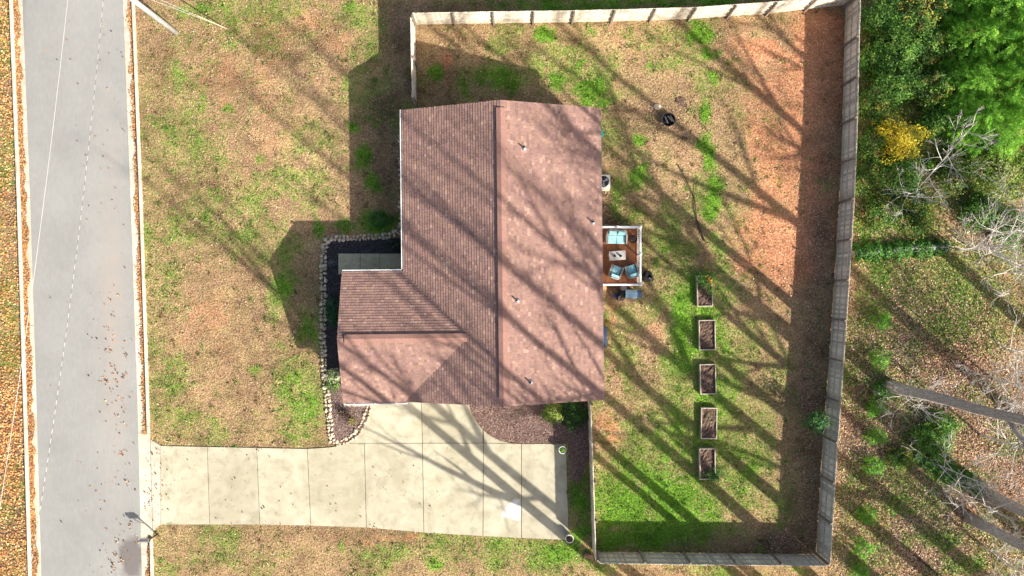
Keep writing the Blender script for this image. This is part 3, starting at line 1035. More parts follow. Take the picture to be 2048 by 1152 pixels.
def fence(label, pts, hgt, outside):
    """outside = +1: pickets on the left of the walking direction"""
    pts = [Vector(P2(*p)) for p in pts]
    root = thing('privacy_fence', label, 'fence', (pts[0].x, pts[0].y, 0), 0, 'weathered board fence round the back yard')
    # walk the line
    d = [0]
    for a, b in zip(pts[:-1], pts[1:]):
        d.append(d[-1] + (b - a).length)
    n = max(1, round(d[-1] / 2.44))

    def at(s):
        for i in range(len(d) - 1):
            if s <= d[i + 1] + 1e-6:
                return pts[i] + (pts[i + 1] - pts[i]) * ((s - d[i]) / (d[i + 1] - d[i]))
        return pts[-1]
    posts = [at(d[-1] * i / n) for i in range(n + 1)]
    pm = picket_mesh(hgt - 0.03)
    post_me = MB().rbox(-0.05, 0.05, -0.05, 0.05, 0, hgt + 0.04, 0.02).mesh('post', M['fence_post'])
    rail_me = MB().box(0, 1, -0.022, 0.022, -0.045, 0.045).mesh('rail', M['fence_rail'])
    o0 = pts[0]
    for i, p in enumerate(posts):
        q = posts[min(i + 1, n)] - posts[max(i - 1, 0)]
        link('post', post_me, root, (p.x - o0.x, p.y - o0.y, 0), math.atan2(q.y, q.x))
    for i in range(n):
        a, b = posts[i], posts[i + 1]
        v = b - a
        L_ = v.length
        ang = math.atan2(v.y, v.x)
        u = v / L_
        nrm = Vector((-u.y, u.x)) * outside
        for z in (0.28, 0.95, hgt - 0.25):
            r_ = link('rail', rail_me, root, (a.x - o0.x + nrm.x * 0.075, a.y - o0.y + nrm.y * 0.075, z), ang)
            r_.scale = (L_, 1, 1)
        m = max(1, round(L_ / 0.141))
        for k in range(m):
            t = (k + 0.5) / m * L_
            c = a + u * t + nrm * (0.108 + random.uniform(-0.004, 0.006))
            o = link('picket', pm, root, (c.x - o0.x, c.y - o0.y, 0.02 + random.uniform(-0.012, 0.012)), ang + random.uniform(-0.03, 0.03))
    return root


fence('grey board fence run along the clay side yard behind the roof gable', [(833, 53), (1024, 50), (1180, 48), (1380, 42), (1536, 31), (1686, 14)], 1.86, 1)
fence('long grey board fence run between back yard and woods', [(1687, 16), (1684, 110), (1680, 300), (1674, 420), (1666, 550), (1651, 770), (1641, 900), (1629, 1104)], 1.92, 1)
fence('grey board fence run past the raised beds at the yard end', [(1628, 1105), (1400, 1103), (1191, 1100)], 1.83, 1)
fence('pale board fence run between driveway and back yard', [(1188, 1098), (1183, 930), (1178, 800)], 1.83, 1)
fence('short board fence run tying the house corner to the side fence', [(836, 212), (833, 56)], 1.83, 1)


# ------------------------------------------------------------------ deck and what stands on it
DZ = 0.75


def make_deck():
    x0, x1, y0, y1 = XE1 - 0.40, 7.52, 0.14, 3.60
    d = thing('wooden_deck', 'small red stained wooden deck with white railing behind the house', 'deck', (x0, y0, 0))

    def lb(mb):
        mb.v = [(x - x0, y - y0, z) for x, y, z in mb.v]
        return mb
    n = 20
    for k in range(n):
        a = x0 + (x1 - x0) * k / n
        b = x0 + (x1 - x0) * (k + 1) / n
        lb(MB().box(a + 0.004, b - 0.004, y0, y1, DZ - 0.035, DZ)).build('deck_board', M['deck'], d)
    fr = MB()
    fr.box(x0, x1 - 0.01, y0 + 0.01, y0 + 0.05, DZ - 0.24, DZ - 0.038).box(x0, x1 - 0.01, y1 - 0.05, y1 - 0.01, DZ - 0.24, DZ - 0.038).box(x1 - 0.055, x1 - 0.012, y0 + 0.052, y1 - 0.052, DZ - 0.24, DZ - 0.039)
    lb(fr).build('deck_frame', M['deck'], d)
    for (x, y) in ((x1 - 0.1, y0 + 0.12), (x1 - 0.1, y1 - 0.12), (x0 + 0.3, y0 + 0.12), (x0 + 0.3, y1 - 0.12)):
        lb(MB().box(x - 0.05, x + 0.05, y - 0.05, y + 0.05, 0, DZ - 0.245)).build('deck_post', M['deck'], d)
    rails = [((x0 + 0.45, y1 - 0.05), (x1 - 0.05, y1 - 0.05)), ((x1 - 0.05, y1 - 0.05), (x1 - 0.05, y0 + 0.05)), ((x1 - 0.05, y0 + 0.05), (x0 + 0.62, y0 + 0.05))]
    rails[0] = ((x0 + 0.03, y1 - 0.05), (x1 - 0.05, y1 - 0.05))
    top = DZ + 1.0
    bal = MB().box(-0.018, 0.018, -0.018, 0.018, 0, top - DZ - 0.16).mesh('baluster', M['white_paint'])
    for (xa, ya), (xb, yb) in rails:
        v = Vector((xb - xa, yb - ya))
        L_ = v.length
        ang = math.atan2(v.y, v.x)
        for z0, z1, w in ((top - 0.05, top, 0.055), (DZ + 0.08, DZ + 0.12, 0.03)):
            MB().rbox(0.06, L_ - 0.06, -w, w, z0, z1, 0.01).build('railing', M['white_paint'], d, loc=(xa - x0, ya - y0, 0), rotz=ang)
        m = int(L_ / 0.125)
        for k in range(1, m):
            t = L_ * k / m
            link('baluster', bal, d, (xa - x0 + v.x * t / L_, ya - y0 + v.y * t / L_, DZ + 0.12), ang)
    pm = MB().box(-0.05, 0.05, -0.05, 0.05, 0, 1.04).mesh('railing_post', M['white_paint'])
    cm = MB().add([(-0.075, -0.075, 1.042), (0.075, -0.075, 1.042), (0.075, 0.075, 1.042), (-0.075, 0.075, 1.042), (-0.075, -0.075, 1.07), (0.075, -0.075, 1.07), (0.075, 0.075, 1.07), (-0.075, 0.075, 1.07), (0, 0, 1.12)],
                  [(0, 3, 2, 1), (0, 1, 5, 4), (1, 2, 6, 5), (2, 3, 7, 6), (3, 0, 4, 7), (4, 5, 8), (5, 6, 8), (6, 7, 8), (7, 4, 8)]).mesh('post_cap', M['white_paint'])
    for (x, y) in ((x1 - 0.05, y1 - 0.05), (x1 - 0.05, y0 + 0.05), (x1 - 0.05, (y0 + y1) / 2 + 0.1), (x0 + 0.6, y0 + 0.05), (x0 + 1.45, y1 - 0.05)):
        p = link('railing_post', pm, d, (x - x0, y - y0, DZ + 0.002))
        link('post_cap', cm, p)
    # steps down at the open corner
    for k in range(3):
        yy = y0 - 0.02 - 0.24 * k
        z = DZ - 0.19 * (k + 1)
        lb(MB().rbox(x0 + 0.3, x0 + 0.98, yy - 0.25, yy, z - 0.04, z, 0.008)).build('step', M['step'], d)
    for x in (x0 + 0.31, x0 + 0.93):
        lb(MB().add([(x, y0 - 0.01, 0.15), (x, y0 - 0.01, 0.52), (x, y0 - 0.72, 0.0), (x, y0 - 0.60, 0.0), (x + 0.04, y0 - 0.01, 0.15), (x + 0.04, y0 - 0.01, 0.52), (x + 0.04, y0 - 0.72, 0.0), (x + 0.04, y0 - 0.60, 0.0)],
                    [(0, 3, 2, 1), (4, 5, 6, 7), (0, 1, 5, 4), (1, 2, 6, 5), (2, 3, 7, 6), (3, 0, 4, 7)])).build('stringer', M['step'], d)


make_deck()


def seat(label, name, px, py, w, dep, rot, n, cat):
    """wicker seat; its back is on local +y"""
    x, y, _ = P(px, py, DZ + 0.4)
    t = thing(name, label, cat, (x, y, DZ), rot, 'deck seating set')
    hw, hd = w / 2, dep / 2
    fr = MB().rbox(-hw + 0.06, hw - 0.06, -hd + 0.04, hd - 0.04, 0.12, 0.32, 0.02)
    fr.build('seat_frame', M['wicker'], t)
    # wrapped back and arms, curved in plan
    out = [(-hw, -hd), (-hw - 0.01, 0.0), (-hw + 0.05, hd - 0.10), (-hw + 0.16, hd), (hw - 0.16, hd), (hw - 0.05, hd - 0.10), (hw + 0.01, 0.0), (hw, -hd)]
    inn = [(hw - 0.08, -hd), (hw - 0.085, 0), (hw - 0.12, hd - 0.15), (hw - 0.18, hd - 0.08), (-hw + 0.18, hd - 0.08), (-hw + 0.12, hd - 0.15), (-hw + 0.085, 0), (-hw + 0.08, -hd)]
    zs = [0.56, 0.60, 0.72, 0.80, 0.80, 0.72, 0.60, 0.56]
    mb = MB()
    vs = []
    for k in range(8):
        o_, i_ = out[k], inn[7 - k]
        vs += [(o_[0], o_[1], 0.1), (o_[0], o_[1], zs[k]), (i_[0], i_[1], zs[k]), (i_[0], i_[1], 0.1)]
    fs = []
    for k in range(7):
        a, b = 4 * k, 4 * k + 4
        for q in range(4):
            fs.append((a + q, b + q, b + (q + 1) % 4, a + (q + 1) % 4))
    fs += [(0, 1, 2, 3), (31, 30, 29, 28)]
    mb.add(vs, fs).build('back_frame', M['wicker'], t)
    cw = (w - 0.2) / n
    for k in range(n):
        a = -hw + 0.1 + cw * k
        MB().rbox(a + 0.008, a + cw - 0.008, -hd + 0.01, hd - 0.30, 0.325, 0.46, 0.035).build('seat_cushion', M['aqua'], t)
        c = MB()
        x0, x1 = a + 0.02, a + cw - 0.02
        c.add([(x0, hd - 0.30, 0.465), (x1, hd - 0.30, 0.465), (x1, hd - 0.13, 0.465), (x0, hd - 0.13, 0.465),
               (x0 + 0.03, hd - 0.24, 0.84), (x1 - 0.03, hd - 0.24, 0.84), (x1 - 0.03, hd - 0.10, 0.86), (x0 + 0.03, hd - 0.10, 0.86)],
              [(0, 3, 2, 1), (4, 5, 6, 7), (0, 1, 5, 4), (1, 2, 6, 5), (2, 3, 7, 6), (3, 0, 4, 7)]).build('back_cushion', M['aqua'], t)
    for sx in (-1, 1):
        for sy in (-1, 1):
            MB().box(sx * (hw - 0.1) - 0.03, sx * (hw - 0.1) + 0.03, sy * (hd - 0.1) - 0.03, sy * (hd - 0.1) + 0.03, 0.002, 0.118).build('leg', M['dark_metal'], t)


seat('two seat wicker sofa with aqua cushions on the red deck', 'wicker_sofa', 1233, 474, 1.24, 0.80, R(-2), 2, 'sofa')
seat('aqua cushioned wicker armchair beside the deck steps', 'wicker_armchair', 1231, 545, 0.74, 0.80, R(160), 1, 'armchair')
seat('aqua cushioned wicker armchair pushed into the railing corner', 'wicker_armchair', 1264, 543, 0.74, 0.78, R(197), 1, 'armchair')
x, y, _ = P(1235, 511, DZ + 0.42)
t = thing('coffee_table', 'low pale rectangular coffee table between sofa and armchairs', 'table', (x, y, DZ), R(4))
MB().rbox(-0.49, 0.49, -0.27, 0.27, 0.37, 0.41, 0.008).build('table_top', M['table'], t)
for sx in (-0.42, 0.42):
    for sy in (-0.21, 0.21):
        MB().box(sx - 0.03, sx + 0.03, sy - 0.03, sy + 0.03, 0.002, 0.368).build('leg', M['dark_metal'], t)
for i, (dx, lab) in enumerate(((-0.17, 'dark metal tumbler on the sofa-facing table, house side'), (0.19, 'dark metal tumbler on the sofa-facing table, yard side'))):
    c = thing('lantern', ['small dark lantern on the coffee table, nearer the house wall', 'small dark lantern on the coffee table, nearer the railing'][i], 'lantern', (x + dx, y - 0.03, DZ + 0.412))
    MB().lathe([(0.0, 0), (0.06, 0), (0.075, 0.02), (0.06, 0.18), (0.04, 0.20), (0.0, 0.20)], 10).build('body', M['dark_metal'], c)
    MB().ring((0, 0, 0.23), 0.035, 0.006, 10).build('handle', M['dark_metal'], c)


def pot(label, x, y, z, r, h, mat, plant=None, group=None):
    t = thing('flower_pot', label, 'planter', (x, y, z), 0, group)
    MB().lathe([(0, 0.0), (r * 0.72, 0.0), (r * 0.95, h * 0.85), (r * 1.06, h * 0.86), (r * 1.06, h), (r * 0.88, h), (r * 0.84, h * 0.86), (0.0, h * 0.85)], 18).build('vessel', mat, t, smooth=False)
    MB().lathe([(r * 0.83, h * 0.865), (r * 0.4, h * 0.90), (0, h * 0.91)], 12).build('potting_soil', M['soil'], t)
    return t


x, y, _ = P(1267, 478, DZ + 0.35)
pot('black pot with pale rim standing on the deck beside the sofa', x, y, DZ, 0.22, 0.36, M['dark_metal'])
MB_r = None

# ------------------------------------------------------------------ yard equipment by the house
x, y, _ = P(1262, 588, 0.9)
t = thing('gas_grill', 'gas grill with shiny blue grey lid beside the deck', 'grill', (x, y, 0))
MB().box(-0.32, 0.32, -0.24, 0.24, 0.12, 0.78).build('cabinet', M['navy'], t)
lid = MB()
prof = [(-0.26, 0.79), (-0.26, 0.92), (-0.16, 1.08), (0.10, 1.10), (0.24, 0.98), (0.27, 0.79)]
vs = [(sx * 0.34, a, b) for sx in (-1, 1) for a, b in prof]
lid.add(vs, [(0, 1, 2, 3, 4, 5), (11, 10, 9, 8, 7, 6)] + [(k, k + 6, k + 7, k + 1) for k in range(5)] + [(5, 11, 6, 0)]).build('lid', M['grill_lid'], t)
MB().tube([(-0.25, -0.30, 0.95), (0.25, -0.30, 0.95)], 0.015, 6).build('handle', M['galv'], t)
MB().box(0.345, 0.64, -0.22, 0.22, 0.84, 0.87).build('side_shelf', M['navy'], t)
MB().box(-0.60, -0.345, -0.22, 0.22, 0.84, 0.87).build('side_shelf', M['dark_metal'], t)
for sx in (-0.28, 0.28):
    for sy in (-0.2, 0.2):
        MB().tube([(sx - 0.02, sy, 0.06), (sx + 0.02, sy, 0.06)], 0.06, 10).build('wheel', M['dark_metal'], t)
x, y, _ = P(1248, 576, 0.35)
t = thing('storage_bucket', 'white lidded bucket between the grill and the deck railing', 'bucket', (x, y, 0))
MB().lathe([(0, 0), (0.14, 0), (0.165, 0.34), (0.165, 0.34)], 16).build('body', M['pot_white'], t)
MB().lathe([(0.175, 0.335), (0.175, 0.37), (0.12, 0.372), (0.11, 0.36), (0.05, 0.36), (0.05, 0.385), (0, 0.385)], 16).build('lid', M['pot_white'], t)
x, y, _ = P(1243, 592, 0.4)
t = thing('watering_cart', 'dark wheeled bin with a grey cover leaning by the grill', 'bin', (x - 0.12, y, 0), R(20))
MB().add([(-0.17, -0.2, 0.0), (0.17, -0.2, 0), (0.17, 0.2, 0), (-0.17, 0.2, 0), (-0.22, -0.26, 0.55), (0.22, -0.26, 0.55), (0.22, 0.26, 0.55), (-0.22, 0.26, 0.55)],
         [(0, 3, 2, 1), (0, 1, 5, 4), (1, 2, 6, 5), (2, 3, 7, 6), (3, 0, 4, 7), (4, 5, 6, 7)]).build('body', M['dark_metal'], t)
MB().add([(-0.24, -0.28, 0.555), (0.24, -0.28, 0.555), (0.2, 0.05, 0.57), (-0.12, 0.0, 0.60), (-0.24, -0.28, 0.575), (0.24, -0.28, 0.575), (0.2, 0.05, 0.60), (-0.12, 0.0, 0.66)],
         [(0, 3, 2, 1), (4, 5, 6, 7), (0, 1, 5, 4), (1, 2, 6, 5), (2, 3, 7, 6), (3, 0, 4, 7)]).build('cover', M['rust'], t)
x, y, _ = P(1232, 591, 0.15)
t = tag(MB().add([(-0.16, -0.13, 0.0), (0.15, -0.15, 0), (0.17, 0.10, 0), (-0.10, 0.16, 0), (-0.10, -0.08, 0.22), (0.10, -0.09, 0.26), (0.11, 0.07, 0.19), (-0.05, 0.10, 0.28)],
                 [(0, 3, 2, 1), (0, 1, 5, 4), (1, 2, 6, 5), (2, 3, 7, 6), (3, 0, 4, 7), (4, 5, 6, 7)]).build('folded_tarp', M['blue'], loc=(x, y, 0.004)), 'crumpled bright blue tarp between the grill bin and deck steps', 'tarp')
# trash bag: lumpy sack with a tied neck
x, y, _ = P(1296, 553, 0.3)
t = thing('trash_bag', 'tied black plastic trash bag outside the deck railing', 'trash bag', (x, y, 0))
mb = MB()
n, rows = 16, [(0.0, 0.0), (0.24, 0.0), (0.33, 0.10), (0.35, 0.24), (0.29, 0.38), (0.17, 0.48), (0.06, 0.54)]
vs, fs = [], []
for i, (r_, z_) in enumerate(rows):
    for k in range(n):
        a = 2 * math.pi * k / n
        j = 1 + 0.16 * math.sin(3 * a + i) + random.uniform(-0.08, 0.08)
        vs.append((r_ * j * math.cos(a), r_ * j * math.sin(a), z_))
for i in range(len(rows) - 1):
    for k in range(n):
        fs.append((i * n + k, i * n + (k + 1) % n, (i + 1) * n + (k + 1) % n, (i + 1) * n + k))
mb.add(vs, fs).build('sack', M['bag'], t)
MB().add([(-0.05, -0.02, 0.53), (0.06, 0.0, 0.53), (0.02, 0.06, 0.53), (-0.16, -0.05, 0.68), (0.17, -0.08, 0.66), (0.03, 0.18, 0.70)],
         [(0, 1, 4, 3), (1, 2, 5, 4), (2, 0, 3, 5)]).build('tied_neck', M['bag'], t)

# air conditioner
x, y, _ = P(1207, 363, 0.75)
t = thing('air_conditioner', 'square cream outdoor air conditioner with black fan by rear wall', 'air conditioner', (x, y, 0))
MB().prism([(-0.46, -0.47), (0.46, -0.47), (0.46, 0.47), (-0.46, 0.47)], 0, 0.06).build('pad', M['walk'], t)
MB().rbox(-0.40, 0.40, -0.41, 0.41, 0.062, 0.74, 0.02).build('casing', M['ac'], t)
MB().lathe([(0.335, 0.742), (0.335, 0.752), (0, 0.752)], 24).build('fan_opening', M['dark_metal'], t)
g = MB()
for r_ in (0.33, 0.25, 0.17, 0.09):
    g.ring((0, 0, 0.775), r_, 0.004, 24)
g.build('grille', M['dark_metal'], t)
for k in range(3):
    a = R(30 + 120 * k)
    b = MB()
    ca, sa = math.cos(a), math.sin(a)
    q = [(0.05, -0.03, 0.756), (0.29, -0.10, 0.756), (0.29, 0.10, 0.764), (0.05, 0.03, 0.764)]
    pts = [(u * ca - v * sa, u * sa + v * ca, z) for u, v, z in q]
    b.add(pts, [(0, 1, 2, 3)]).build('fan_blade', M['galv'], t)
MB().lathe([(0.05, 0.754), (0.05, 0.785), (0, 0.785)], 10).build('fan_hub', M['galv'], t)
for k in range(7):
    MB().box(0.401, 0.408, -0.36, 0.36, 0.15 + k * 0.08, 0.17 + k * 0.08).build('louvre', M['galv'], t)
# hose reel and hose
x, y, _ = P(1199, 268, 0.6)
t = thing('hose_drum', 'round teal plastic drum against the rear wall', 'drum', (x, y, 0))
MB().lathe([(0, 0), (0.22, 0), (0.25, 0.25), (0.25, 0.5), (0.22, 0.56)], 18).build('body', M['teal'], t)
MB().lathe([(0.265, 0.55), (0.265, 0.60), (0.18, 0.63), (0, 0.64)], 18).build('lid', M['teal'], t)
x, y, _ = P(1202, 304, 0.3)
h = MB()
pts = [(x + 0.33 * math.cos(a) + 0.02 * a, y + 0.36 * math.sin(a), 0.03 + 0.012 * k) for k, a in enumerate(np.linspace(0, 4 * math.pi, 40))]
h.tube([(px_ - x, py_ - y, pz_) for px_, py_, pz_ in pts], 0.014, 5)
tag(h.build('garden_hose', M['hose'], loc=(x, y, 0)), 'tan garden hose looped on the ground by the rear wall', 'hose')
# cellar hatch by the wall
x, y, _ = P(1206, 674, 0.35)
t = thing('crawl_space_hatch', 'low dark grey hatch box against the rear wall', 'hatch', (x, y, 0))
MB().box(-0.26, 0.22, -0.58, 0.58, 0, 0.30).build('box', M['galv'], t)
MB().add([(-0.28, -0.61, 0.42), (0.25, -0.61, 0.305), (0.25, 0.61, 0.305), (-0.28, 0.61, 0.42), (-0.28, -0.61, 0.45), (0.25, -0.61, 0.335), (0.25, 0.61, 0.335), (-0.28, 0.61, 0.45)],
         [(0, 3, 2, 1), (4, 5, 6, 7), (0, 1, 5, 4), (1, 2, 6, 5), (2, 3, 7, 6), (3, 0, 4, 7)]).build('lid', M['navy'], t)

# fire pit
x, y, _ = P(1337, 239, 0.3)
t = thing('fire_pit', 'round dark metal fire pit with logs in the back yard', 'fire pit', (x, y, 0))
MB().lathe([(0.0, 0.10), (0.26, 0.12), (0.38, 0.30), (0.43, 0.31), (0.43, 0.29), (0.36, 0.27), (0.25, 0.09), (0, 0.07)], 22).build('bowl', M['dark_metal'], t)
MB().ring((0, 0, 0.315), 0.42, 0.014, 22).build('rim', M['rust'], t)
for k in range(3):
    a = R(90 + 120 * k)
    MB().tube([(0.2 * math.cos(a), 0.2 * math.sin(a), 0.10), (0.30 * math.cos(a), 0.30 * math.sin(a), 0.0)], 0.02, 5).build('leg', M['dark_metal'], t)
for k, (a, dx, dy) in enumerate(((-66, -0.12, 0.0), (-50, 0.10, 0.05), (-58, 0.22, 0.02))):
    ca, sa = math.cos(R(a)), math.sin(R(a))
    MB().tube([(dx - 0.22 * ca, dy - 0.22 * sa, 0.24 + 0.03 * k), (dx + 0.22 * ca, dy + 0.22 * sa, 0.25 + 0.03 * k)], 0.045, 7).build('log', M['bark_log'], t)
for (a, b_, r_, lab, mt) in ((1325, 232, 0.62, 'large thin wire hoop lying round the fire pit', 'rust'),):
    x, y, _ = P(a, b_)
    tag(MB().ring((0, 0, 0.02), r_, 0.014, 24).build('wire_hoop', M[mt], loc=(x, y, 0.01)), lab, 'hoop')
for (px_, py_, lab) in ((1370, 277, 'small rusty iron ring on the ground downhill of the fire pit'), (1369, 210, 'small coiled iron ring beside the dark dirt hole')):
    x, y, _ = P(px_, py_)
    tag(MB().ring((0, 0, 0.03), 0.14, 0.03, 16).ring((0.01, 0, 0.05), 0.07, 0.015, 12).build('iron_ring', M['rust'], loc=(x, y, 0)), lab, 'ring')


def rock_mesh(seed, n=8, flat=0.6):
    r = random.Random(seed)
    vs, fs = [], []
    rows = [(0.62, -0.2), (1.0, 0.18), (0.86, 0.55), (0.45, 0.8)]
    ph = r.random() * 6
    el = r.uniform(0.7, 1.0)
    for q, z in rows:
        for k in range(n):
            a = 2 * math.pi * k / n
            j = q * r.uniform(0.82, 1.12) * (1 + 0.1 * math.sin(2 * a + ph))
            vs.append((j * math.cos(a), j * math.sin(a) * el, z * flat * r.uniform(0.85, 1.15)))
    for i in range(3):
        for k in range(n):
            fs.append((i * n + k, i * n + (k + 1) % n, (i + 1) * n + (k + 1) % n, (i + 1) * n + k))
    fs.append(tuple(3 * n + k for k in range(n)))
    mb = MB()
    mb.add(vs, fs)
    return mb


for (px_, py_, s, lab) in ((1315, 214, 0.24, 'pale rounded stone beside the fire pit'), (1295, 287, 0.16, 'small reddish stone by the bright grass tuft'), (703, 227, 0.0, '')):
    if s:
        x, y, _ = P(px_, py_)
        o = rock_mesh(px_, 8).build('garden_stone', M['stone'] if px_ == 1315 else M['brick'], loc=(x, y, 0))
        o.scale = (s, s, s)
        tag(o, lab, 'stone')
x, y, _ = P(1360, 202)
o = rock_mesh(5, 9, 0.25).build('dirt_heap', M['soil'], loc=(x, y, 0))
o.scale = (0.34, 0.3, 0.4)
tag(o, 'low dark heap of dug soil near the fire pit', 'dirt heap')

# block by the fence corner
x, y, _ = P(1176, 1113, 0.2)
t = thing('block_pile', 'two reddish blocks stacked outside the fence corner post', 'block', (x, y, 0), R(-6))
MB().rbox(-0.20, 0.16, -0.12, 0.12, 0, 0.18, 0.01).build('block', M['brick'], t)
MB().rbox(-0.06, 0.26, -0.05, 0.15, 0.182, 0.34, 0.01).build('block', M['brick'], t)

# mailbox on its post
x, y, _ = P(315, 1068)
t = thing('mailbox', 'black mailbox on a post with bracket by the driveway apron', 'mailbox', (x, y, 0))
MB().box(-0.032, 0.032, -0.032, 0.032, 0, 0.998).build('post', M['dark_metal'], t)
MB().tube([(-0.03, 0, 0.62), (-0.28, 0, 0.72), (-0.36, 0, 0.985)], 0.02, 5).build('brace', M['dark_metal'], t)
MB().box(-0.48, 0.08, -0.09, 0.09, 1.0, 1.03).build('shelf', M['dark_metal'], t)
mb = MB()
prof = [(-0.095, 1.035)] + [(0.095 * math.cos(a), 1.15 + 0.095 * math.sin(a)) for a in np.linspace(math.pi, 0, 9)] + [(0.095, 1.035)]
k = len(prof)
mb.add([(-0.46, a, b) for a, b in prof] + [(0.03, a, b) for a, b in prof], [tuple(range(k)), tuple(range(2 * k - 1, k - 1, -1))] + [(i, i + k, (i + 1) % k + k, (i + 1) % k) for i in range(k)])
bx_ = mb.build('box', M['galv'], t)
MB().lathe([(0.0, 0), (0.02, 0.0), (0.02, 0.02), (0, 0.02)], 6, (-0.475, 0, 1.2)).build('knob', M['galv'], bx_)
MB().box(-0.15, -0.13, 0.097, 0.105, 1.10, 1.30).build('flag', M['brick'], bx_)

# ------------------------------------------------------------------ utility pole, guy, cables
px0, py0, _ = P(352, 65)


def utility_pole(x, y, h, lab):
    t = thing('utility_pole', lab, 'utility pole', (x, y, 0), 0, 'utility poles along the road')
    MB().tube([(0, 0, -0.1), (0, 0, h * 0.5), (0, 0, h)], [0.17, 0.145, 0.12], 12).build('shaft', M['pole'], t, smooth=True)
    MB().box(-0.06, 0.06, -0.12, 0.12, h - 0.5, h - 0.3).build('bracket', M['galv'], t)
    MB().lathe([(0.0, 0), (0.05, 0), (0.07, 0.05), (0.04, 0.1), (0.06, 0.14), (0, 0.18)], 10, (0, 0, h)).build('insulator', M['galv'], t)
    return t


utility_pole(px0, py0, 10.0, 'pale wooden utility pole on the lawn beside the road kerb')
utility_pole(-29.4, -40.0, 10.0, 'wooden utility pole farther down the street across the road')


def sag(a, b, s, n=40):
    a, b = Vector(a), Vector(b)
    return [a.lerp(b, t) - Vector((0, 0, 4 * s * t * (1 - t))) for t in np.linspace(0, 1, n)]


tag(MB().tube(sag((px0, py0, 10.05), (-29.4, -40, 10.05), 1.2), 0.011, 5).build('power_cable', M['wire']), 'smooth pale power cable strung above the road', 'cable')
t = thing('service_cable', 'twisted black and white service cable strung above the road', 'cable', (px0, py0, 0))
pts = [p - Vector((px0, py0, 0)) for p in sag((px0 - 0.15, py0, 7.2), (-29.5, -40, 7.2), 1.7, 110)]
MB().tube(pts, 0.009, 4).build('core', M['cable_dark'], t)
bands = MB()
seg = 14
fine = [pts[i].lerp(pts[i + 1], q / 4) for i in range(len(pts) - 1) for q in range(4)]
for i in range(0, len(fine) - 3, 4):
    bands.tube(fine[i:i + 3], 0.0105, 5)
stuff(bands.build('pale_strand', M['wire'], t))
ax, ay, _ = P(453, 57)
t = thing('guy_wire', 'pair of guy wires from lawn anchor up to utility pole', 'guy wire', (ax, ay, 0))
top = Vector((px0 - ax, py0 - ay, 8.2))
MB().tube([(0, 0, 0), tuple(top)], 0.012, 5).build('wire', M['wire'], t)
MB().tube([(0.05, 0.0, 0), (top.x, top.y, 6.6)], 0.012, 5).build('wire', M['wire'], t)
e = top.normalized()
MB().tube([tuple(e * 0.05), tuple(e * 2.3)], 0.035, 8).build('guard_sleeve', M['hose'], t)


# ------------------------------------------------------------------ stone border
def stone_border():
    lines = [[(801, 268), (802, 350), (803, 452)], [(803, 455), (795, 466), (780, 471), (720, 475), (660, 477), (650, 484), (647, 520), (647, 600), (646, 680), (649, 740), (654, 790), (659, 840), (665, 886)],
             [(672, 887), (692, 882), (712, 869), (727, 848), (735, 826), (739, 814)]]
    root = thing('stone_border', 'double row of pale rounded stones edging the front flower bed', 'stone border', (*P2(650, 484), 0))
    ox, oy = P2(650, 484)
    meshes = []
    for k in range(10):
        meshes.append(rock_mesh(100 + k, 7, 0.8).mesh('stone', M['stone']))
    cnt = 0
    for li, ln in enumerate(lines):
        pts = [Vector(P2(*p)) for p in ln]
        d = [0]
        for a, b in zip(pts[:-1], pts[1:]):
            d.append(d[-1] + (b - a).length)

        def at(s):
            for i in range(len(d) - 1):
                if s <= d[i + 1] + 1e-6:
                    v = (pts[i + 1] - pts[i])
                    return pts[i] + v * ((s - d[i]) / (d[i + 1] - d[i])), v.normalized()
            return pts[-1], (pts[-1] - pts[-2]).normalized()
        offs = (-0.11, 0.11) if li != 0 else (0.0, 0.0)
        for oi, off in enumerate(offs):
            s = random.uniform(0, 0.1)
            if li == 0 and oi == 1:
                s = 0.11
            while s < d[-1]:
                p, u = at(s)
                nn = Vector((-u.y, u.x))
                r_ = random.uniform(0.07, 0.155)
                j = off + random.uniform(-0.035, 0.035) + (random.choice((-0.07, 0.07)) if li == 0 else 0)
                q = p + nn * j
                o = link('stone', random.choice(meshes), root, (q.x - ox, q.y - oy, 0.01 + random.uniform(0, 0.05)), random.uniform(0, 6.28))
                o.scale = (r_, r_ * random.uniform(0.8, 1.05), r_ * random.uniform(0.8, 1.1))
                s += r_ * random.uniform(1.75, 2.05) if li != 0 else r_ * 3.0
                cnt += 1
                if li == 1 and random.random() < 0.30:      # a small one on top
                    q2 = p + nn * random.uniform(-0.08, 0.08)
                    o = link('stone', random.choice(meshes), root, (q2.x - ox, q2.y - oy, 0.10), random.uniform(0, 6.28))
                    o.scale = (r_ * 0.7,) * 3
                    cnt += 1
    return cnt


print('stones', stone_border())


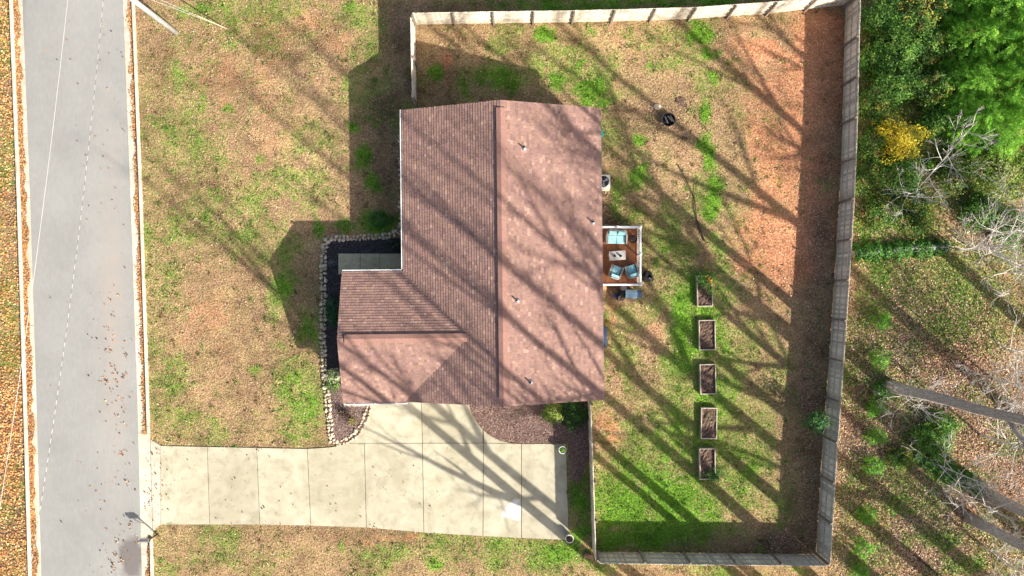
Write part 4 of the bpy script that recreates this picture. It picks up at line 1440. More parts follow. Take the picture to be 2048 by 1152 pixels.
# ------------------------------------------------------------------ leaves and foliage
def leaf_mesh(name, pos, size, cols, nrm, mat, aspect=0.6, tri=False, fold=0.0, seed=0):
    r = np.random.default_rng(seed)
    n = len(pos)
    nrm = nrm / np.maximum(np.linalg.norm(nrm, axis=1, keepdims=True), 1e-9)
    t = r.normal(size=(n, 3))
    t -= (t * nrm).sum(1, keepdims=True) * nrm
    t /= np.maximum(np.linalg.norm(t, axis=1, keepdims=True), 1e-9)
    b = np.cross(nrm, t)
    s = np.asarray(size)[:, None] * 0.5
    if tri:
        v = np.stack([pos - b * s * aspect, pos + b * s * aspect, pos + t * s * 2], 1)
        k = 3
    else:
        v = np.stack([pos - t * s, pos - b * s * aspect + nrm * s * fold, pos + t * s, pos + b * s * aspect + nrm * s * fold], 1)
        k = 4
    me = bpy.data.meshes.new(name)
    me.vertices.add(n * k)
    me.vertices.foreach_set('co', v.astype(np.float32).ravel())
    me.loops.add(n * k)
    me.loops.foreach_set('vertex_index', np.arange(n * k, dtype=np.int32))
    me.polygons.add(n)
    me.polygons.foreach_set('loop_start', np.arange(0, n * k, k, dtype=np.int32))
    me.polygons.foreach_set('loop_total', np.full(n, k, dtype=np.int32))
    me.update()
    c = np.repeat(np.concatenate([cols, np.ones((n, 1))], 1), k, axis=0).astype(np.float32)
    me.color_attributes.new('col', 'FLOAT_COLOR', 'POINT').data.foreach_set('color', c.ravel())
    me.materials.append(mat)
    return me


def pick(cols, wts, n, r, jit=0.2):
    cols = np.array(cols)
    w = np.array(wts, float)
    idx = r.choice(len(cols), n, p=w / w.sum())
    return cols[idx] * r.uniform(1 - jit, 1 + jit, (n, 1))


def foliage(name, seed, rad, nclump, per, csize, lsize, cols, wts, up=0.6, shell=0.75, aspect=0.6, z0=0.0, cone=False, rag=0.25):
    """leaf clumps spread through an ellipsoid or cone volume"""
    r = np.random.default_rng(seed)
    rx_, ry_, rz_ = rad
    d = r.normal(size=(nclump, 3))
    d /= np.linalg.norm(d, axis=1, keepdims=True)
    d[:, 2] = np.abs(d[:, 2]) * np.where(r.random(nclump) < 0.82, 1, -0.6)
    if cone:
        t = 1 - np.sqrt(r.random(nclump))            # 0 base .. 1 top
        a = r.random(nclump) * 2 * math.pi
        q = (1 - t) ** 0.8 * (shell + (1 - shell) * r.random(nclump)) * (1 + rag * (r.random(nclump) - 0.5) * 2)
        c = np.stack([np.cos(a) * q * rx_, np.sin(a) * q * ry_, z0 + t * rz_], 1)
        d = np.stack([np.cos(a), np.sin(a), np.full(nclump, 0.9)], 1)
    else:
        # lumpy outline
        ph = r.random(6) * 6.28
        az = np.arctan2(d[:, 1], d[:, 0])
        lump = 1 + rag * (np.sin(3 * az + ph[0]) * 0.5 + np.sin(5 * az + ph[1] + 3 * d[:, 2]) * 0.4 + (r.random(nclump) - 0.5) * 0.9)
        q = (shell + (1 - shell) * r.random(nclump)) * lump
        c = d * q[:, None] * np.array([rx_, ry_, rz_]) + np.array([0, 0, z0])
    cc = pick(cols, wts, nclump, r, 0.22)
    pos = np.repeat(c, per, 0) + r.normal(size=(nclump * per, 3)) * csize
    pos[:, 2] = np.maximum(pos[:, 2], 0.02)
    nrm = np.repeat(d, per, 0) * (1 - up) + np.array([0, 0, up]) + r.normal(size=(nclump * per, 3)) * 0.45
    cl = np.repeat(cc, per, 0) * r.uniform(0.75, 1.25, (nclump * per, 1))
    return leaf_mesh(name, pos, lsize * r.uniform(0.6, 1.35, nclump * per), cl, nrm, M['leaf'], aspect, seed=seed)


GRN = [(0.075, 0.200, 0.028), (0.125, 0.270, 0.038), (0.050, 0.130, 0.024), (0.21, 0.33, 0.055)]


def stems(mb, n, r_, h, seed, rad=0.02):
    q = random.Random(seed)
    for k in range(n):
        a = q.uniform(0, 6.28)
        e = q.uniform(0.3, 0.75)
        mb.tube([(0.03 * math.cos(a), 0.03 * math.sin(a), -0.02), (r_ * 0.35 * e * math.cos(a), r_ * 0.35 * e * math.sin(a), h * 0.45), (r_ * e * math.cos(a), r_ * e * math.sin(a), h * 0.85)], [rad, rad * 0.7, rad * 0.3], 4)
    return mb


def shrub(label, px, py, rad, seed, cols=GRN, wts=(4, 3, 3, 2), nclump=150, per=14, csize=0.10, lsize=0.10, group=None, name='shrub', cat='shrub', zc=None, up=0.55, rag=0.3, shell=0.6):
    zc = rad[2] * 0.55 if zc is None else zc
    x, y, _ = P(px, py, zc)
    t = thing(name, label, cat, (x, y, 0), 0, group)
    link('foliage', foliage('foliage', seed, rad, nclump, per, csize, lsize, cols, wts, up, shell, z0=rad[2] * 0.35, rag=rag), t)
    stems(MB(), 6, rad[0] * 0.8, rad[2] * 1.1, seed).build('stem', M['limb'], t)
    return t


# thicket between fence and evergreens
YEL = [(0.80, 0.58, 0.03), (0.86, 0.70, 0.07), (0.52, 0.46, 0.04), (0.26, 0.32, 0.04)]
MIX = [(0.085, 0.190, 0.030), (0.150, 0.265, 0.042), (0.050, 0.115, 0.024), (0.42, 0.37, 0.06), (0.24, 0.15, 0.06)]
shrub('bright yellow autumn shrub between board fence and dark evergreens', 1797, 278, (1.45, 1.35, 1.5), 11, YEL, (4, 4, 2.5, 1.8), 270, 15, 0.13, 0.11, rag=0.6, shell=0.4)
thicket = [
    (1765, 35, 1.2, 1.5, 'leafy green shrub just outside the fence corner by the evergreens', GRN), (1830, 30, 1.5, 2.2, 'tall yellow flecked green shrub beside the evergreen stand', MIX),
    (1800, 95, 1.5, 2.2, 'dense green vine covered shrub below the yellow flecked one', GRN), (1850, 100, 1.0, 2.0, 'narrow shrub draped with yellow vine next to the evergreens', MIX),
    (1745, 120, 0.9, 1.0, 'low dark green shrub hugging the fence outside', GRN), (1790, 165, 1.5, 1.8, 'broad bright green shrub uphill of the yellow shrub', GRN),
    (1850, 175, 1.1, 1.9, 'rounded shrub with yellowing leaves at the evergreen edge', MIX), (1745, 205, 1.1, 1.1, 'low mixed green thicket shrub by the fence rail', MIX),
    (1740, 290, 0.9, 0.9, 'brown and green low shrub between fence and yellow shrub', MIX), (1870, 245, 0.9, 1.5, 'small dark shrub behind the yellow shrub', GRN),
    (1740, 355, 1.1, 0.9, 'olive bramble mound outside the fence', MIX), (1810, 345, 1.3, 1.0, 'dark green bramble mound below the yellow shrub', GRN),
    (1985, 335, 1.7, 1.6, 'light yellow green shrub at the foot of the evergreens', [(0.20, 0.30, 0.05), (0.28, 0.36, 0.08), (0.10, 0.19, 0.03), (0.36, 0.33, 0.16)]),
    (2045, 350, 1.5, 1.6, 'light green shrub with pale leaves deeper under the evergreens', [(0.18, 0.29, 0.05), (0.26, 0.34, 0.08), (0.10, 0.19, 0.03), (0.36, 0.33, 0.16)]),
    (1915, 345, 1.2, 1.2, 'mid green shrub behind the pale bare tree', [(0.14, 0.24, 0.04), (0.22, 0.30, 0.06), (0.07, 0.14, 0.03), (0.30, 0.26, 0.10)]),
    (1765, 425, 1.2, 0.7, 'low yellow green bramble beside the fence posts', MIX), (1830, 425, 1.3, 0.7, 'low green and rust bramble under the bare tree twigs', MIX),
    (1960, 420, 1.2, 0.9, 'dark shaded shrub beneath the spreading bare tree', GRN), (2020, 450, 1.2, 0.9, 'dark green shrub behind the spreading bare tree, away from the fence', GRN),
    (1865, 880, 1.3, 0.9, 'sprawling dark green bush below the leaning trunk', GRN), (1885, 850, 0.9, 0.8, 'smaller green bush tucked against the leaning trunk', GRN),
    (1800, 918, 0.8, 0.7, 'yellowing bush beside the young evergreens', MIX)]
for k, (px_, py_, r_, h_, lab, cl) in enumerate(thicket):
    wts = (4, 4, 3, 2.0) if len(cl) == 4 else (4, 4, 3, 1.4, 0.8)
    shrub(lab, px_, py_, (r_, r_ * random.uniform(0.85, 1.1), h_), 200 + k, cl, wts, int(120 * r_ * r_) + 60, 15, 0.12, 0.12, 'thicket shrubs along the woods', rag=0.4)

# young evergreens planted in a row outside the fence
for k, (px_, py_, r_, lab) in enumerate(((1762, 641, 0.60, 'bright young evergreen where the ivy patch meets the leaf litter'), (1759, 718, 0.62, 'bright young evergreen in the first trunk shadow uphill of the big trunk'),
                                         (1750, 815, 0.55, 'dark young evergreen between the big trunk base and the fence'), (1752, 872, 0.62, 'dark young evergreen under bare twigs below the big trunk'),
                                         (1745, 932, 0.62, 'young evergreen beside the yellowing bush'), (1734, 1030, 0.58, 'small pale young evergreen in the leaf litter'),
                                         (1728, 1097, 0.66, 'larger young evergreen past the fence corner'), (1722, 1143, 0.58, 'young evergreen at the foot of the fence corner row'))):
    shrub(lab, px_, py_, (r_, r_, 0.9), 300 + k, [(0.10, 0.30, 0.022), (0.17, 0.40, 0.035), (0.06, 0.20, 0.018), (0.30, 0.48, 0.08)], (4, 3, 2, 1.2), 75, 16, 0.08, 0.085, 'young evergreens planted along the fence', name='young_evergreen', cat='sapling', rag=0.35)
shrub('dark leafy volunteer tree poking over the fence from the yard', 1641, 846, (0.85, 0.75, 1.1), 330, [(0.035, 0.13, 0.025), (0.06, 0.19, 0.03), (0.02, 0.08, 0.02)], (4, 3, 3), 90, 12, 0.10, 0.11, zc=1.9, name='volunteer_tree', cat='sapling', shell=0.4, rag=0.5).location.z = 0.9


# evergreen stand
def conifer_mesh(seed):
    r = np.random.default_rng(seed)
    n = 430
    t = 1 - r.random(n) ** 0.62
    a = r.random(n) * 6.283
    q = (1 - t) ** 0.60 * (0.70 + 0.30 * r.random(n)) * (1 + 0.18 * np.sin(5 * a + 9 * t))
    c = np.stack([np.cos(a) * q * 2.3, np.sin(a) * q * 2.3, 0.8 + t * 7.0], 1)
    per = 72
    out = np.stack([np.cos(a), np.sin(a), np.full(n, 0.55)], 1)
    k = r.random((n * per, 1))
    rep = np.repeat(out, per, 0)
    pos = np.repeat(c, per, 0) + rep * (k - 0.4) * 0.60 + r.normal(size=(n * per, 3)) * (0.10 - 0.05 * k)
    cc = pick([(0.165, 0.40, 0.035), (0.23, 0.50, 0.048), (0.10, 0.27, 0.030), (0.30, 0.56, 0.065), (0.28, 0.15, 0.06)], (4, 4, 2, 1.8, 0.15), n, r, 0.32)
    cl = np.repeat(cc, per, 0) * r.uniform(0.8, 1.25, (n * per, 1))
    nrm = rep * 0.6 + r.normal(size=(n * per, 3)) * 0.6 + np.array([0, 0, 0.3])
    return leaf_mesh('crown', pos, r.uniform(0.07, 0.14, n * per), cl, nrm, M['leaf'], 0.30, seed=seed)


cms = [conifer_mesh(s) for s in (1, 2, 3)]
ctr = MB().tube([(0, 0, -0.1), (0.03, 0, 2), (0, 0.02, 3.6)], [0.14, 0.09, 0.03], 8).mesh('trunk', M['twig'])
for k, (px_, py_, s) in enumerate(((1905, 255, .62), (1893, 190, .66), (1898, 105, .72), (1895, 25, .75), (1955, 275, .74), (1955, 200, .85), (1960, 120, .9), (1950, 45, 1.0), (2025, 260, 1.0), (2030, 165, 1.08), (2030, 70, 1.05), (1945, -40, 1.0), (2030, -25, 1.0), (2105, 215, 1.0), (2105, 115, 1.0), (2105, 20, 1.0))):
    x, y, _ = P(px_, py_)
    t = thing('evergreen_tree', 'tall dense bright green evergreen in the stand behind the yellow shrub', 'tree', (x, y, 0), random.uniform(0, 6.28), 'evergreen stand in the woods corner')
    t.scale = (s * 1.1, s * 1.1, s * random.uniform(0.74, 0.86))
    link('trunk', ctr, t)
    link('crown', cms[k % 3], t)


# ------------------------------------------------------------------ bare trees
def bare_tree_meshes(seed, h, tr, spread, first=0.30, nl=15, ns=7, nt_=5, up=0.75, mats=('trunk', 'limb'), twig=0.008, lean=(0, 0), thick=1.0, sub=1.0, wig=1.0):
    q = random.Random(seed)
    tm, cm = MB(), MB()
    axis = []
    nseg = 12
    wx = wy = 0
    for i in range(nseg + 1):
        t = i / nseg
        wx += q.uniform(-1, 1) * h * 0.004
        wy += q.uniform(-1, 1) * h * 0.004
        axis.append(Vector((wx + lean[0] * t * h, wy + lean[1] * t * h, t * h - 0.1 * (i == 0))))
    rad = [tr * (1 - 0.88 * (i / nseg) ** 1.3) for i in range(nseg + 1)]
    rad[0] *= 1.3
    tm.tube(axis, rad, 9)

    def ax(t):
        f = t * nseg
        i = min(int(f), nseg - 1)
        return axis[i].lerp(axis[i + 1], f - i), rad[i] + (rad[i + 1] - rad[i]) * (f - i)

    def branch(p, d, L_, r0, lvl):
        n = (6, 4, 3)[lvl]
        pts, rr = [p], [r0]
        cur = p.copy()
        dd = d.copy()
        for i in range(n):
            dd = (dd + Vector((q.uniform(-1, 1), q.uniform(-1, 1), q.uniform(-0.6, 1.0))) * (0.17, 0.22, 0.25)[lvl] * wig + Vector((0, 0, 0.05))).normalized()
            cur = cur + dd * (L_ / n)
            pts.append(cur.copy())
            rr.append(max(r0 * (1 - 0.85 * (i + 1) / n), twig * 0.6))
        cm.tube(pts, rr, (6, 4, 3)[lvl], cap=False)
        if lvl < 2:
            m = (ns, nt_)[lvl]
            for k in range(m):
                t = q.uniform(0.18, 0.98)
                f = t * n
                i = min(int(f), n - 1)
                bp = pts[i].lerp(pts[i + 1], f - i)
                bd = (pts[i + 1] - pts[i]).normalized()
                side = bd.cross(Vector((q.uniform(-1, 1), q.uniform(-1, 1), q.uniform(-1, 1)))).normalized()
                nd = (bd * q.uniform(0.5, 1.0) + side * q.uniform(0.5, 0.9) + Vector((0, 0, 0.18))).normalized()
                branch(bp, nd, L_ * sub * q.uniform(0.32, 0.55) * (1.15 - 0.6 * t), max((rr[i] * 0.62), twig), lvl + 1)
    ga = q.uniform(0, 6.28)
    for k in range(nl):
        t = first + (0.97 - first) * ((k + q.random() * 0.6) / nl)
        p, r_ = ax(min(t, 0.985))
        ga += 2.4 + q.uniform(-0.5, 0.5)
        e = up * (0.55 + 0.6 * (t - first) / (1 - first)) + q.uniform(-0.12, 0.15)
        d = Vector((math.cos(ga) * math.cos(e), math.sin(ga) * math.cos(e), math.sin(e)))
        L_ = spread * (1.08 - 0.62 * (t - first) / (1 - first)) * q.uniform(0.75, 1.2)
        branch(p, d, L_, max(r_ * q.uniform(0.45, 0.72) * thick, twig * 2), 0)
    return tm.mesh('trunk', M[mats[0]], True), cm.mesh('crown', M[mats[1]])


big = [bare_tree_meshes(s, h, tr, sp, first=fi, nl=nl, up=1.0) for s, h, tr, sp, fi, nl in
       ((41, 27, 0.36, 6.5, 0.36, 13), (42, 28, 0.40, 7.0, 0.34, 14), (43, 25, 0.32, 5.5, 0.42, 12), (44, 27, 0.40, 6.5, 0.34, 12))]
big += [bare_tree_meshes(s, h, tr, sp, first=fi, nl=nl, ns=5, nt_=3, thick=1.15, up=1.08) for s, h, tr, sp, fi, nl in
        ((45, 28, 0.36, 7.0, 0.26, 11), (46, 28, 0.33, 7.0, 0.32, 10))]


def plant_tree(px_, py_, kind, lab, rot, s=1.0, cat='tree', group='tall bare trees of the woods', mats=None):
    x, y, _ = P(px_, py_)
    t = thing('bare_tree', lab, cat, (x, y, 0), rot, group)
    t.scale = (s, s, s)
    link('trunk', mats[0] if mats else big[kind][0], t)
    link('crown', mats[1] if mats else big[kind][1], t)
    return t


plant_tree(1778, 770, 2, 'thick grey trunk with ivied foot just outside the fence', 0.4, 1.0)
plant_tree(1972, 985, 2, 'mossy grey trunk among leaf litter above the slimmer trunk', 2.1, 1.05)
plant_tree(1936, 1036, 0, 'slim dark trunk leaning over the leaf litter near the fallen stick', 3.3, 0.85)
plant_tree(2130, 1285, 4, 'tall bare tree past the woods corner whose shadow crosses the litter', 1.0, 1.2)
plant_tree(2150, 925, 5, 'tall bare tree deeper in the woods behind the thick trunk', 4.0, 1.2)
plant_tree(1335, 1236, 4, 'tall bare tree whose trunk shadow crosses the driveway corner', 0.2, 0.93)
plant_tree(1625, 1250, 5, 'tall bare tree behind the yard end fence, shading the grass', 5.1, 1.0)
plant_tree(1575, 1232, 2, 'slender bare tree behind the yard end fence beside a taller one', 2.2, 0.9)
plant_tree(1745, 1265, 4, 'tall bare tree past the fence corner, shading the last raised bed', 2.9, 1.12)
plant_tree(1885, 1275, 5, 'bare tree downhill of the fence corner row of evergreens', 1.7, 1.25)
plant_tree(1985, 1260, 5, 'large bare tree downhill of the slim dark trunk', 0.9, 1.25)
plant_tree(2110, 700, 3, 'tall bare tree at the woods edge level with the raised beds', 3.6, 0.95)
plant_tree(2090, 1100, 4, 'tall bare tree beyond the mossy trunk', 5.5, 1.28)
plant_tree(1480, 1330, 5, 'tall bare tree below the yard end fence, shading the roof', 1.3, 1.05)
plant_tree(2230, 640, 2, 'far bare tree beyond the ivy slope, away from the fence', 0.3, 1.0)

small = [bare_tree_meshes(61, 7.0, 0.075, 4.2, first=0.22, nl=15, ns=7, nt_=4, up=0.5, mats=('pale_limb', 'pale_limb'), twig=0.013, sub=1.35, wig=0.7),
         bare_tree_meshes(62, 5.0, 0.05, 2.4, first=0.15, nl=13, ns=5, nt_=3, up=0.45, mats=('pale_limb', 'pale_limb'), twig=0.012, lean=(0.05, 0.55), sub=1.3, wig=0.7),
         bare_tree_meshes(63, 3.6, 0.04, 2.6, first=0.10, nl=10, ns=5, nt_=3, up=0.3, mats=('pale_limb', 'pale_limb'), twig=0.011, sub=1.4, wig=0.7)]
gs = 'small bare trees at the woods edge'
plant_tree(1912, 500, 0, 'small pale bare tree with wide spreading twigs above the ivy', 0.5, 1.0, group=gs, mats=small[0])
plant_tree(1975, 470, 0, 'small pale bare tree crossing twigs with the spreading one', 2.6, 0.85, group=gs, mats=small[0])
plant_tree(1838, 372, 0, 'pale bare sapling leaning across the dark evergreens', 0.0, 1.0, group=gs, mats=small[1])
plant_tree(1790, 395, 0, 'low pale bare sapling among brambles outside the fence', 1.2, 0.8, group=gs, mats=small[2])
plant_tree(1790, 790, 0, 'low bare sapling with hanging twigs at the thick trunk foot', 0.7, 0.9, group=gs, mats=small[2])
plant_tree(1935, 745, 0, 'pale bare sapling crossing the thick trunk midway', 4.1, 1.0, group=gs, mats=small[2])
plant_tree(1865, 925, 0, 'pale bare sapling beside the sprawling dark bush', 3.0, 1.0, group=gs, mats=small[2])
plant_tree(1960, 870, 0, 'pale bare tree below the thick trunk with mottled bark', 1.5, 1.0, group=gs, mats=small[0])
plant_tree(2000, 1120, 0, 'pale bare tree reaching over the leaf litter corner', 2.2, 0.8, group=gs, mats=small[0])
plant_tree(2010, 700, 0, 'pale bare sapling on the open litter slope above the thick trunk', 2.0, 1.1, group=gs, mats=small[2])
plant_tree(1985, 425, 0, 'pale bare tree in the dark hollow under the light green shrubs', 3.7, 0.9, group=gs, mats=small[0])
plant_tree(1995, 545, 0, 'pale bare sapling at the ivy slope downhill of the spreading tree', 0.9, 1.2, group=gs, mats=small[2])
plant_tree(1990, 800, 0, 'pale bare tree standing against the thick trunk', 4.6, 0.8, group=gs, mats=small[0])

plant_tree(1915, 985, 0, 'pale bare sapling beside the mossy trunk foot', 0.2, 1.1, group=gs, mats=small[2])
plant_tree(1985, 760, 0, 'pale bare tree spreading fine twigs above the thick trunk', 3.1, 0.9, group=gs, mats=small[0])
plant_tree(1960, 1090, 0, 'pale bare tree over the litter near the slim dark trunk', 5.2, 0.7, group=gs, mats=small[0])

# fallen trunks under ivy


def ivy_log(lab, a, b, r0, seed):
    pa, pb = Vector((*P2(*a), 0.16)), Vector((*P2(*b), 0.20))
    t = thing('ivy_log', lab, 'log', (pa.x, pa.y, 0), 0, 'fallen trunks under ivy')
    v = pb - pa
    v.z = 0
    MB().tube([(0, 0, r0 * 0.7), tuple(v * 0.5 + Vector((0, 0.05, r0 * 0.8))), tuple(v + Vector((0, 0, r0)))], [r0 * 0.7, r0 * 0.85, r0], 9).build('trunk', M['trunk'], t)
    r = np.random.default_rng(seed)
    n = int(v.length * 900)
    k = r.random(n)
    ang = r.uniform(-0.3, math.pi + 0.3, n)
    u = np.array(v.normalized())
    w = np.array([-u[1], u[0], 0])
    rr = r0 * (1.05 + 0.55 * r.random(n)) * (1 + 0.35 * np.sin(k * 17) * np.sin(k * 41 + 1))
    nn = np.cos(ang)[:, None] * w + np.sin(ang)[:, None] * np.array([0, 0, 1])
    pos = k[:, None] * np.array(v) + nn * rr[:, None] * np.array([1.5, 1.5, 1]) + np.array([0, 0, r0 * 0.7])
    pos[:, 2] = np.maximum(pos[:, 2], 0.03)
    me = leaf_mesh('ivy', pos, r.uniform(0.06, 0.13, n), pick([(0.06, 0.20, 0.03), (0.10, 0.28, 0.04), (0.04, 0.12, 0.02), (0.16, 0.34, 0.06)], (4, 3, 3, 1), n, r, 0.25), nn + r.normal(size=(n, 3)) * 0.35, M['leaf'], 0.8, seed=seed)
    link('ivy', me, t)


ivy_log('long ivy covered log running from the fence to the spreading bare tree', (1702, 506), (1888, 494), 0.24, 501)
ivy_log('ivy covered log on the slope below the sprawling bush', (1828, 905), (1958, 978), 0.24, 502)
ivy_log('short ivy covered log at the thick trunk foot', (1745, 786), (1782, 772), 0.26, 503)

# fallen branches


def stick(name, lab, cat, lines):
    ox, oy = P2(*lines[0][0][0])
    mb = MB()
    for pts, r0, r1 in lines:
        n = len(pts)
        mb.tube([(*(Vector(P2(*p)) - Vector((ox, oy))), 0.05 + 0.05 * (k % 2)) for k, p in enumerate(pts)], [r0 + (r1 - r0) * k / (n - 1) for k in range(n)], 6)
    tag(mb.build(name, M['twig'], loc=(ox, oy, 0)), lab, cat)


stick('fallen_branch', 'long dark forked fallen branch lying in the back yard', 'branch',
      [([(1409, 482), (1402, 465), (1393, 440), (1390, 415), (1388, 395), (1372, 362), (1355, 328)], 0.045, 0.02), ([(1388, 395), (1391, 372), (1395, 353)], 0.022, 0.01), ([(1389, 398), (1400, 396), (1407, 394)], 0.016, 0.008), ([(1393, 448), (1382, 450), (1374, 450)], 0.016, 0.008)])
stick('fallen_stick', 'straight dark stick lying on the leaf litter past the fence', 'stick', [([(1874, 1149), (1850, 1128), (1827, 1109)], 0.06, 0.035)])
stick('small_twig', 'thin pale twig on grass near the fire pit', 'twig', [([(1256, 240), (1268, 239), (1284, 241)], 0.015, 0.008)])


# ------------------------------------------------------------------ raised beds
bed_names = ['raised bed with a flowering bush spilling over its end', 'raised bed of bare dark soil next to the flowering one', 'middle raised bed with loose brown soil', 'raised bed with dry weeds, last but one from the fence', 'raised bed with a leafy plant at the yard end']
for (x0p, y0p, x1p, y1p), lab in zip(beds_px, bed_names):
    a = P2(x0p, y0p, 0.15)
    b = P2(x1p, y1p, 0.15)
    cx, cy = (a[0] + b[0]) / 2, (a[1] + b[1]) / 2
    hw, hl = (b[0] - a[0]) / 2, (a[1] - b[1]) / 2
    t = thing('raised_bed', lab, 'garden bed', (cx, cy, 0), R(random.uniform(-1.6, 1.6)), 'row of raised vegetable beds')
    hgt = 0.30
    MB().box(-hw, -hw + 0.05, -hl, hl, 0, hgt).build('side_board', M['bedboard'], t)
    MB().box(hw - 0.05, hw, -hl, hl, 0, hgt).build('side_board', M['bedboard'], t)
    MB().box(-hw + 0.051, hw - 0.051, -hl, -hl + 0.05, 0, hgt - 0.003).build('end_board', M['bedboard'], t)
    MB().box(-hw + 0.051, hw - 0.051, hl - 0.05, hl, 0, hgt - 0.003).build('end_board', M['bedboard'], t)
    lev = random.uniform(-0.05, 0.03)
    n = 12
    mb = MB()
    vs = [((-hw + 0.052) + (2 * hw - 0.104) * i / 7, (-hl + 0.052) + (2 * hl - 0.104) * j / n, 0.21 + lev + random.uniform(-0.04, 0.05)) for i in range(8) for j in range(n + 1)]
    fs = [(i * (n + 1) + j, (i + 1) * (n + 1) + j, (i + 1) * (n + 1) + j + 1, i * (n + 1) + j + 1) for i in range(7) for j in range(n)]
    mb.add(vs, fs).build('bed_soil', M['soil'], t)
PL = [(0.07, 0.19, 0.03), (0.11, 0.25, 0.04), (0.04, 0.11, 0.02), (0.18, 0.28, 0.06)]
shrub('leafy green bush with orange flowers in the first raised bed', 1411, 560, (0.62, 0.72, 0.75), 400, PL + [(0.62, 0.30, 0.02)], (4, 3, 3, 2, 0.5), 90, 13, 0.09, 0.085, name='flower_bush', cat='plant', shell=0.45, rag=0.5)
shrub('leafy green squash plant sprawling out of the last raised bed', 1430, 950, (0.75, 0.5, 0.45), 401, PL, (4, 3, 2, 1), 60, 11, 0.10, 0.10, name='vegetable_plant', cat='plant', shell=0.35, rag=0.6)
shrub('dry pale weeds in the last but one raised bed', 1418, 835, (0.35, 0.5, 0.35), 402, [(0.26, 0.24, 0.12), (0.16, 0.18, 0.06), (0.35, 0.30, 0.18)], (3, 3, 2), 26, 9, 0.09, 0.07, name='weed_plant', cat='plant', shell=0.3)

shrub('sparse brown stalks in the bare soil raised bed', 1412, 668, (0.30, 0.55, 0.25), 403, [(0.20, 0.13, 0.08), (0.34, 0.25, 0.16), (0.10, 0.12, 0.04)], (3, 2, 1), 16, 7, 0.08, 0.06, name='dry_stalks', cat='plant', shell=0.3)
shrub('small green seedlings in the middle raised bed', 1414, 770, (0.30, 0.30, 0.2), 404, PL, (3, 3, 2, 1), 9, 7, 0.05, 0.07, name='seedlings', cat='plant', shell=0.3)

# planted things round the house
shrub('golden grass clump at the mulch bed corner by the gable', 1108, 823, (0.65, 0.75, 0.7), 410, [(0.22, 0.30, 0.05), (0.32, 0.36, 0.09), (0.10, 0.19, 0.03)], (4, 3, 2), 110, 14, 0.09, 0.10)
shrub('dark green shrub filling the nook between gable and fence', 1148, 828, (0.95, 0.9, 0.8), 411, [(0.03, 0.10, 0.015), (0.05, 0.15, 0.02), (0.02, 0.06, 0.012)], (4, 3, 3), 160, 14, 0.11, 0.10)
shrub('dark leafy perennial in black mulch beside the garage gable', 664, 612, (0.42, 0.45, 0.4), 412, [(0.03, 0.11, 0.05), (0.05, 0.16, 0.07), (0.02, 0.07, 0.03)], (3, 3, 2), 40, 12, 0.08, 0.10, zc=0.2)
shrub('second dark leafy perennial farther along the garage gable', 664, 640, (0.48, 0.48, 0.42), 413, [(0.03, 0.12, 0.04), (0.05, 0.17, 0.06), (0.02, 0.07, 0.03)], (3, 3, 2), 44, 12, 0.08, 0.10, zc=0.2)
shrub('pale variegated shrub where black and brown mulch meet', 669, 752, (0.42, 0.42, 0.5), 414, [(0.42, 0.46, 0.28), (0.20, 0.30, 0.08), (0.52, 0.54, 0.38)], (3, 3, 2), 50, 12, 0.08, 0.11, zc=0.3)
shrub('green low plant below the variegated shrub', 664, 774, (0.40, 0.36, 0.3), 415, [(0.12, 0.24, 0.05), (0.20, 0.30, 0.08), (0.08, 0.16, 0.03)], (3, 3, 2), 44, 12, 0.08, 0.09, zc=0.2)
shrub('dusty grass tuft on the black mulch by the front walk', 664, 525, (0.26, 0.26, 0.22), 416, [(0.16, 0.16, 0.18), (0.10, 0.11, 0.12), (0.24, 0.24, 0.26)], (3, 3, 2), 26, 10, 0.06, 0.07, zc=0.1)
shrub('dark purple twiggy plant in the brown mulch corner bed', 688, 826, (0.48, 0.40, 0.45), 417, [(0.045, 0.018, 0.022), (0.07, 0.03, 0.03), (0.10, 0.10, 0.03)], (4, 3, 1), 34, 9, 0.10, 0.09, shell=0.3, zc=0.2)
shrub('olive sprig beside the purple twiggy plant', 703, 842, (0.32, 0.30, 0.3), 418, [(0.20, 0.19, 0.05), (0.30, 0.24, 0.07), (0.12, 0.13, 0.03)], (3, 2, 2), 22, 9, 0.08, 0.08, shell=0.3, zc=0.15)
shrub('dark spreading shrub in the corner of front walk and eave', 790, 490, (0.50, 0.40, 0.4), 419, [(0.04, 0.07, 0.035), (0.09, 0.11, 0.06), (0.02, 0.04, 0.02)], (3, 2, 3), 60, 11, 0.08, 0.07, zc=0.2)
shrub('round green weed clump on the lawn by the stone border', 760, 440, (0.75, 0.6, 0.32), 420, [(0.05, 0.17, 0.03), (0.07, 0.22, 0.04), (0.03, 0.10, 0.02)], (3, 3, 2), 110, 12, 0.09, 0.07, zc=0.1)

# driveway corner planters
x, y, _ = P(1125, 900, 0.5)
t = pot('white planter with bright green plant at the driveway bed corner', x, y, 0.05, 0.22, 0.5, M['pot_white'], group='planters at the driveway corners')
link('plant', foliage('plant', 430, (0.13, 0.13, 0.14), 16, 10, 0.05, 0.07, [(0.12, 0.34, 0.03), (0.20, 0.44, 0.06)], (1, 1), z0=0.42), t)
x, y, _ = P(1139, 1078, 0.5)
t = pot('white planter with withered plant at the driveway lawn corner', x, y, 0.0, 0.24, 0.5, M['pot_white'], group='planters at the driveway corners')
link('plant', foliage('plant', 431, (0.13, 0.13, 0.12), 14, 9, 0.05, 0.07, [(0.20, 0.15, 0.07), (0.10, 0.13, 0.04)], (1, 1), z0=0.42), t)


# ------------------------------------------------------------------ grass, litter: what nobody could count
def scatter(n, x0, x1, y0, y1, seed):
    r = np.random.default_rng(seed)
    x = r.uniform(x0, x1, n)
    y = r.uniform(y0, y1, n)
    k = ~hard(x, y)
    return x[k], y[k], r


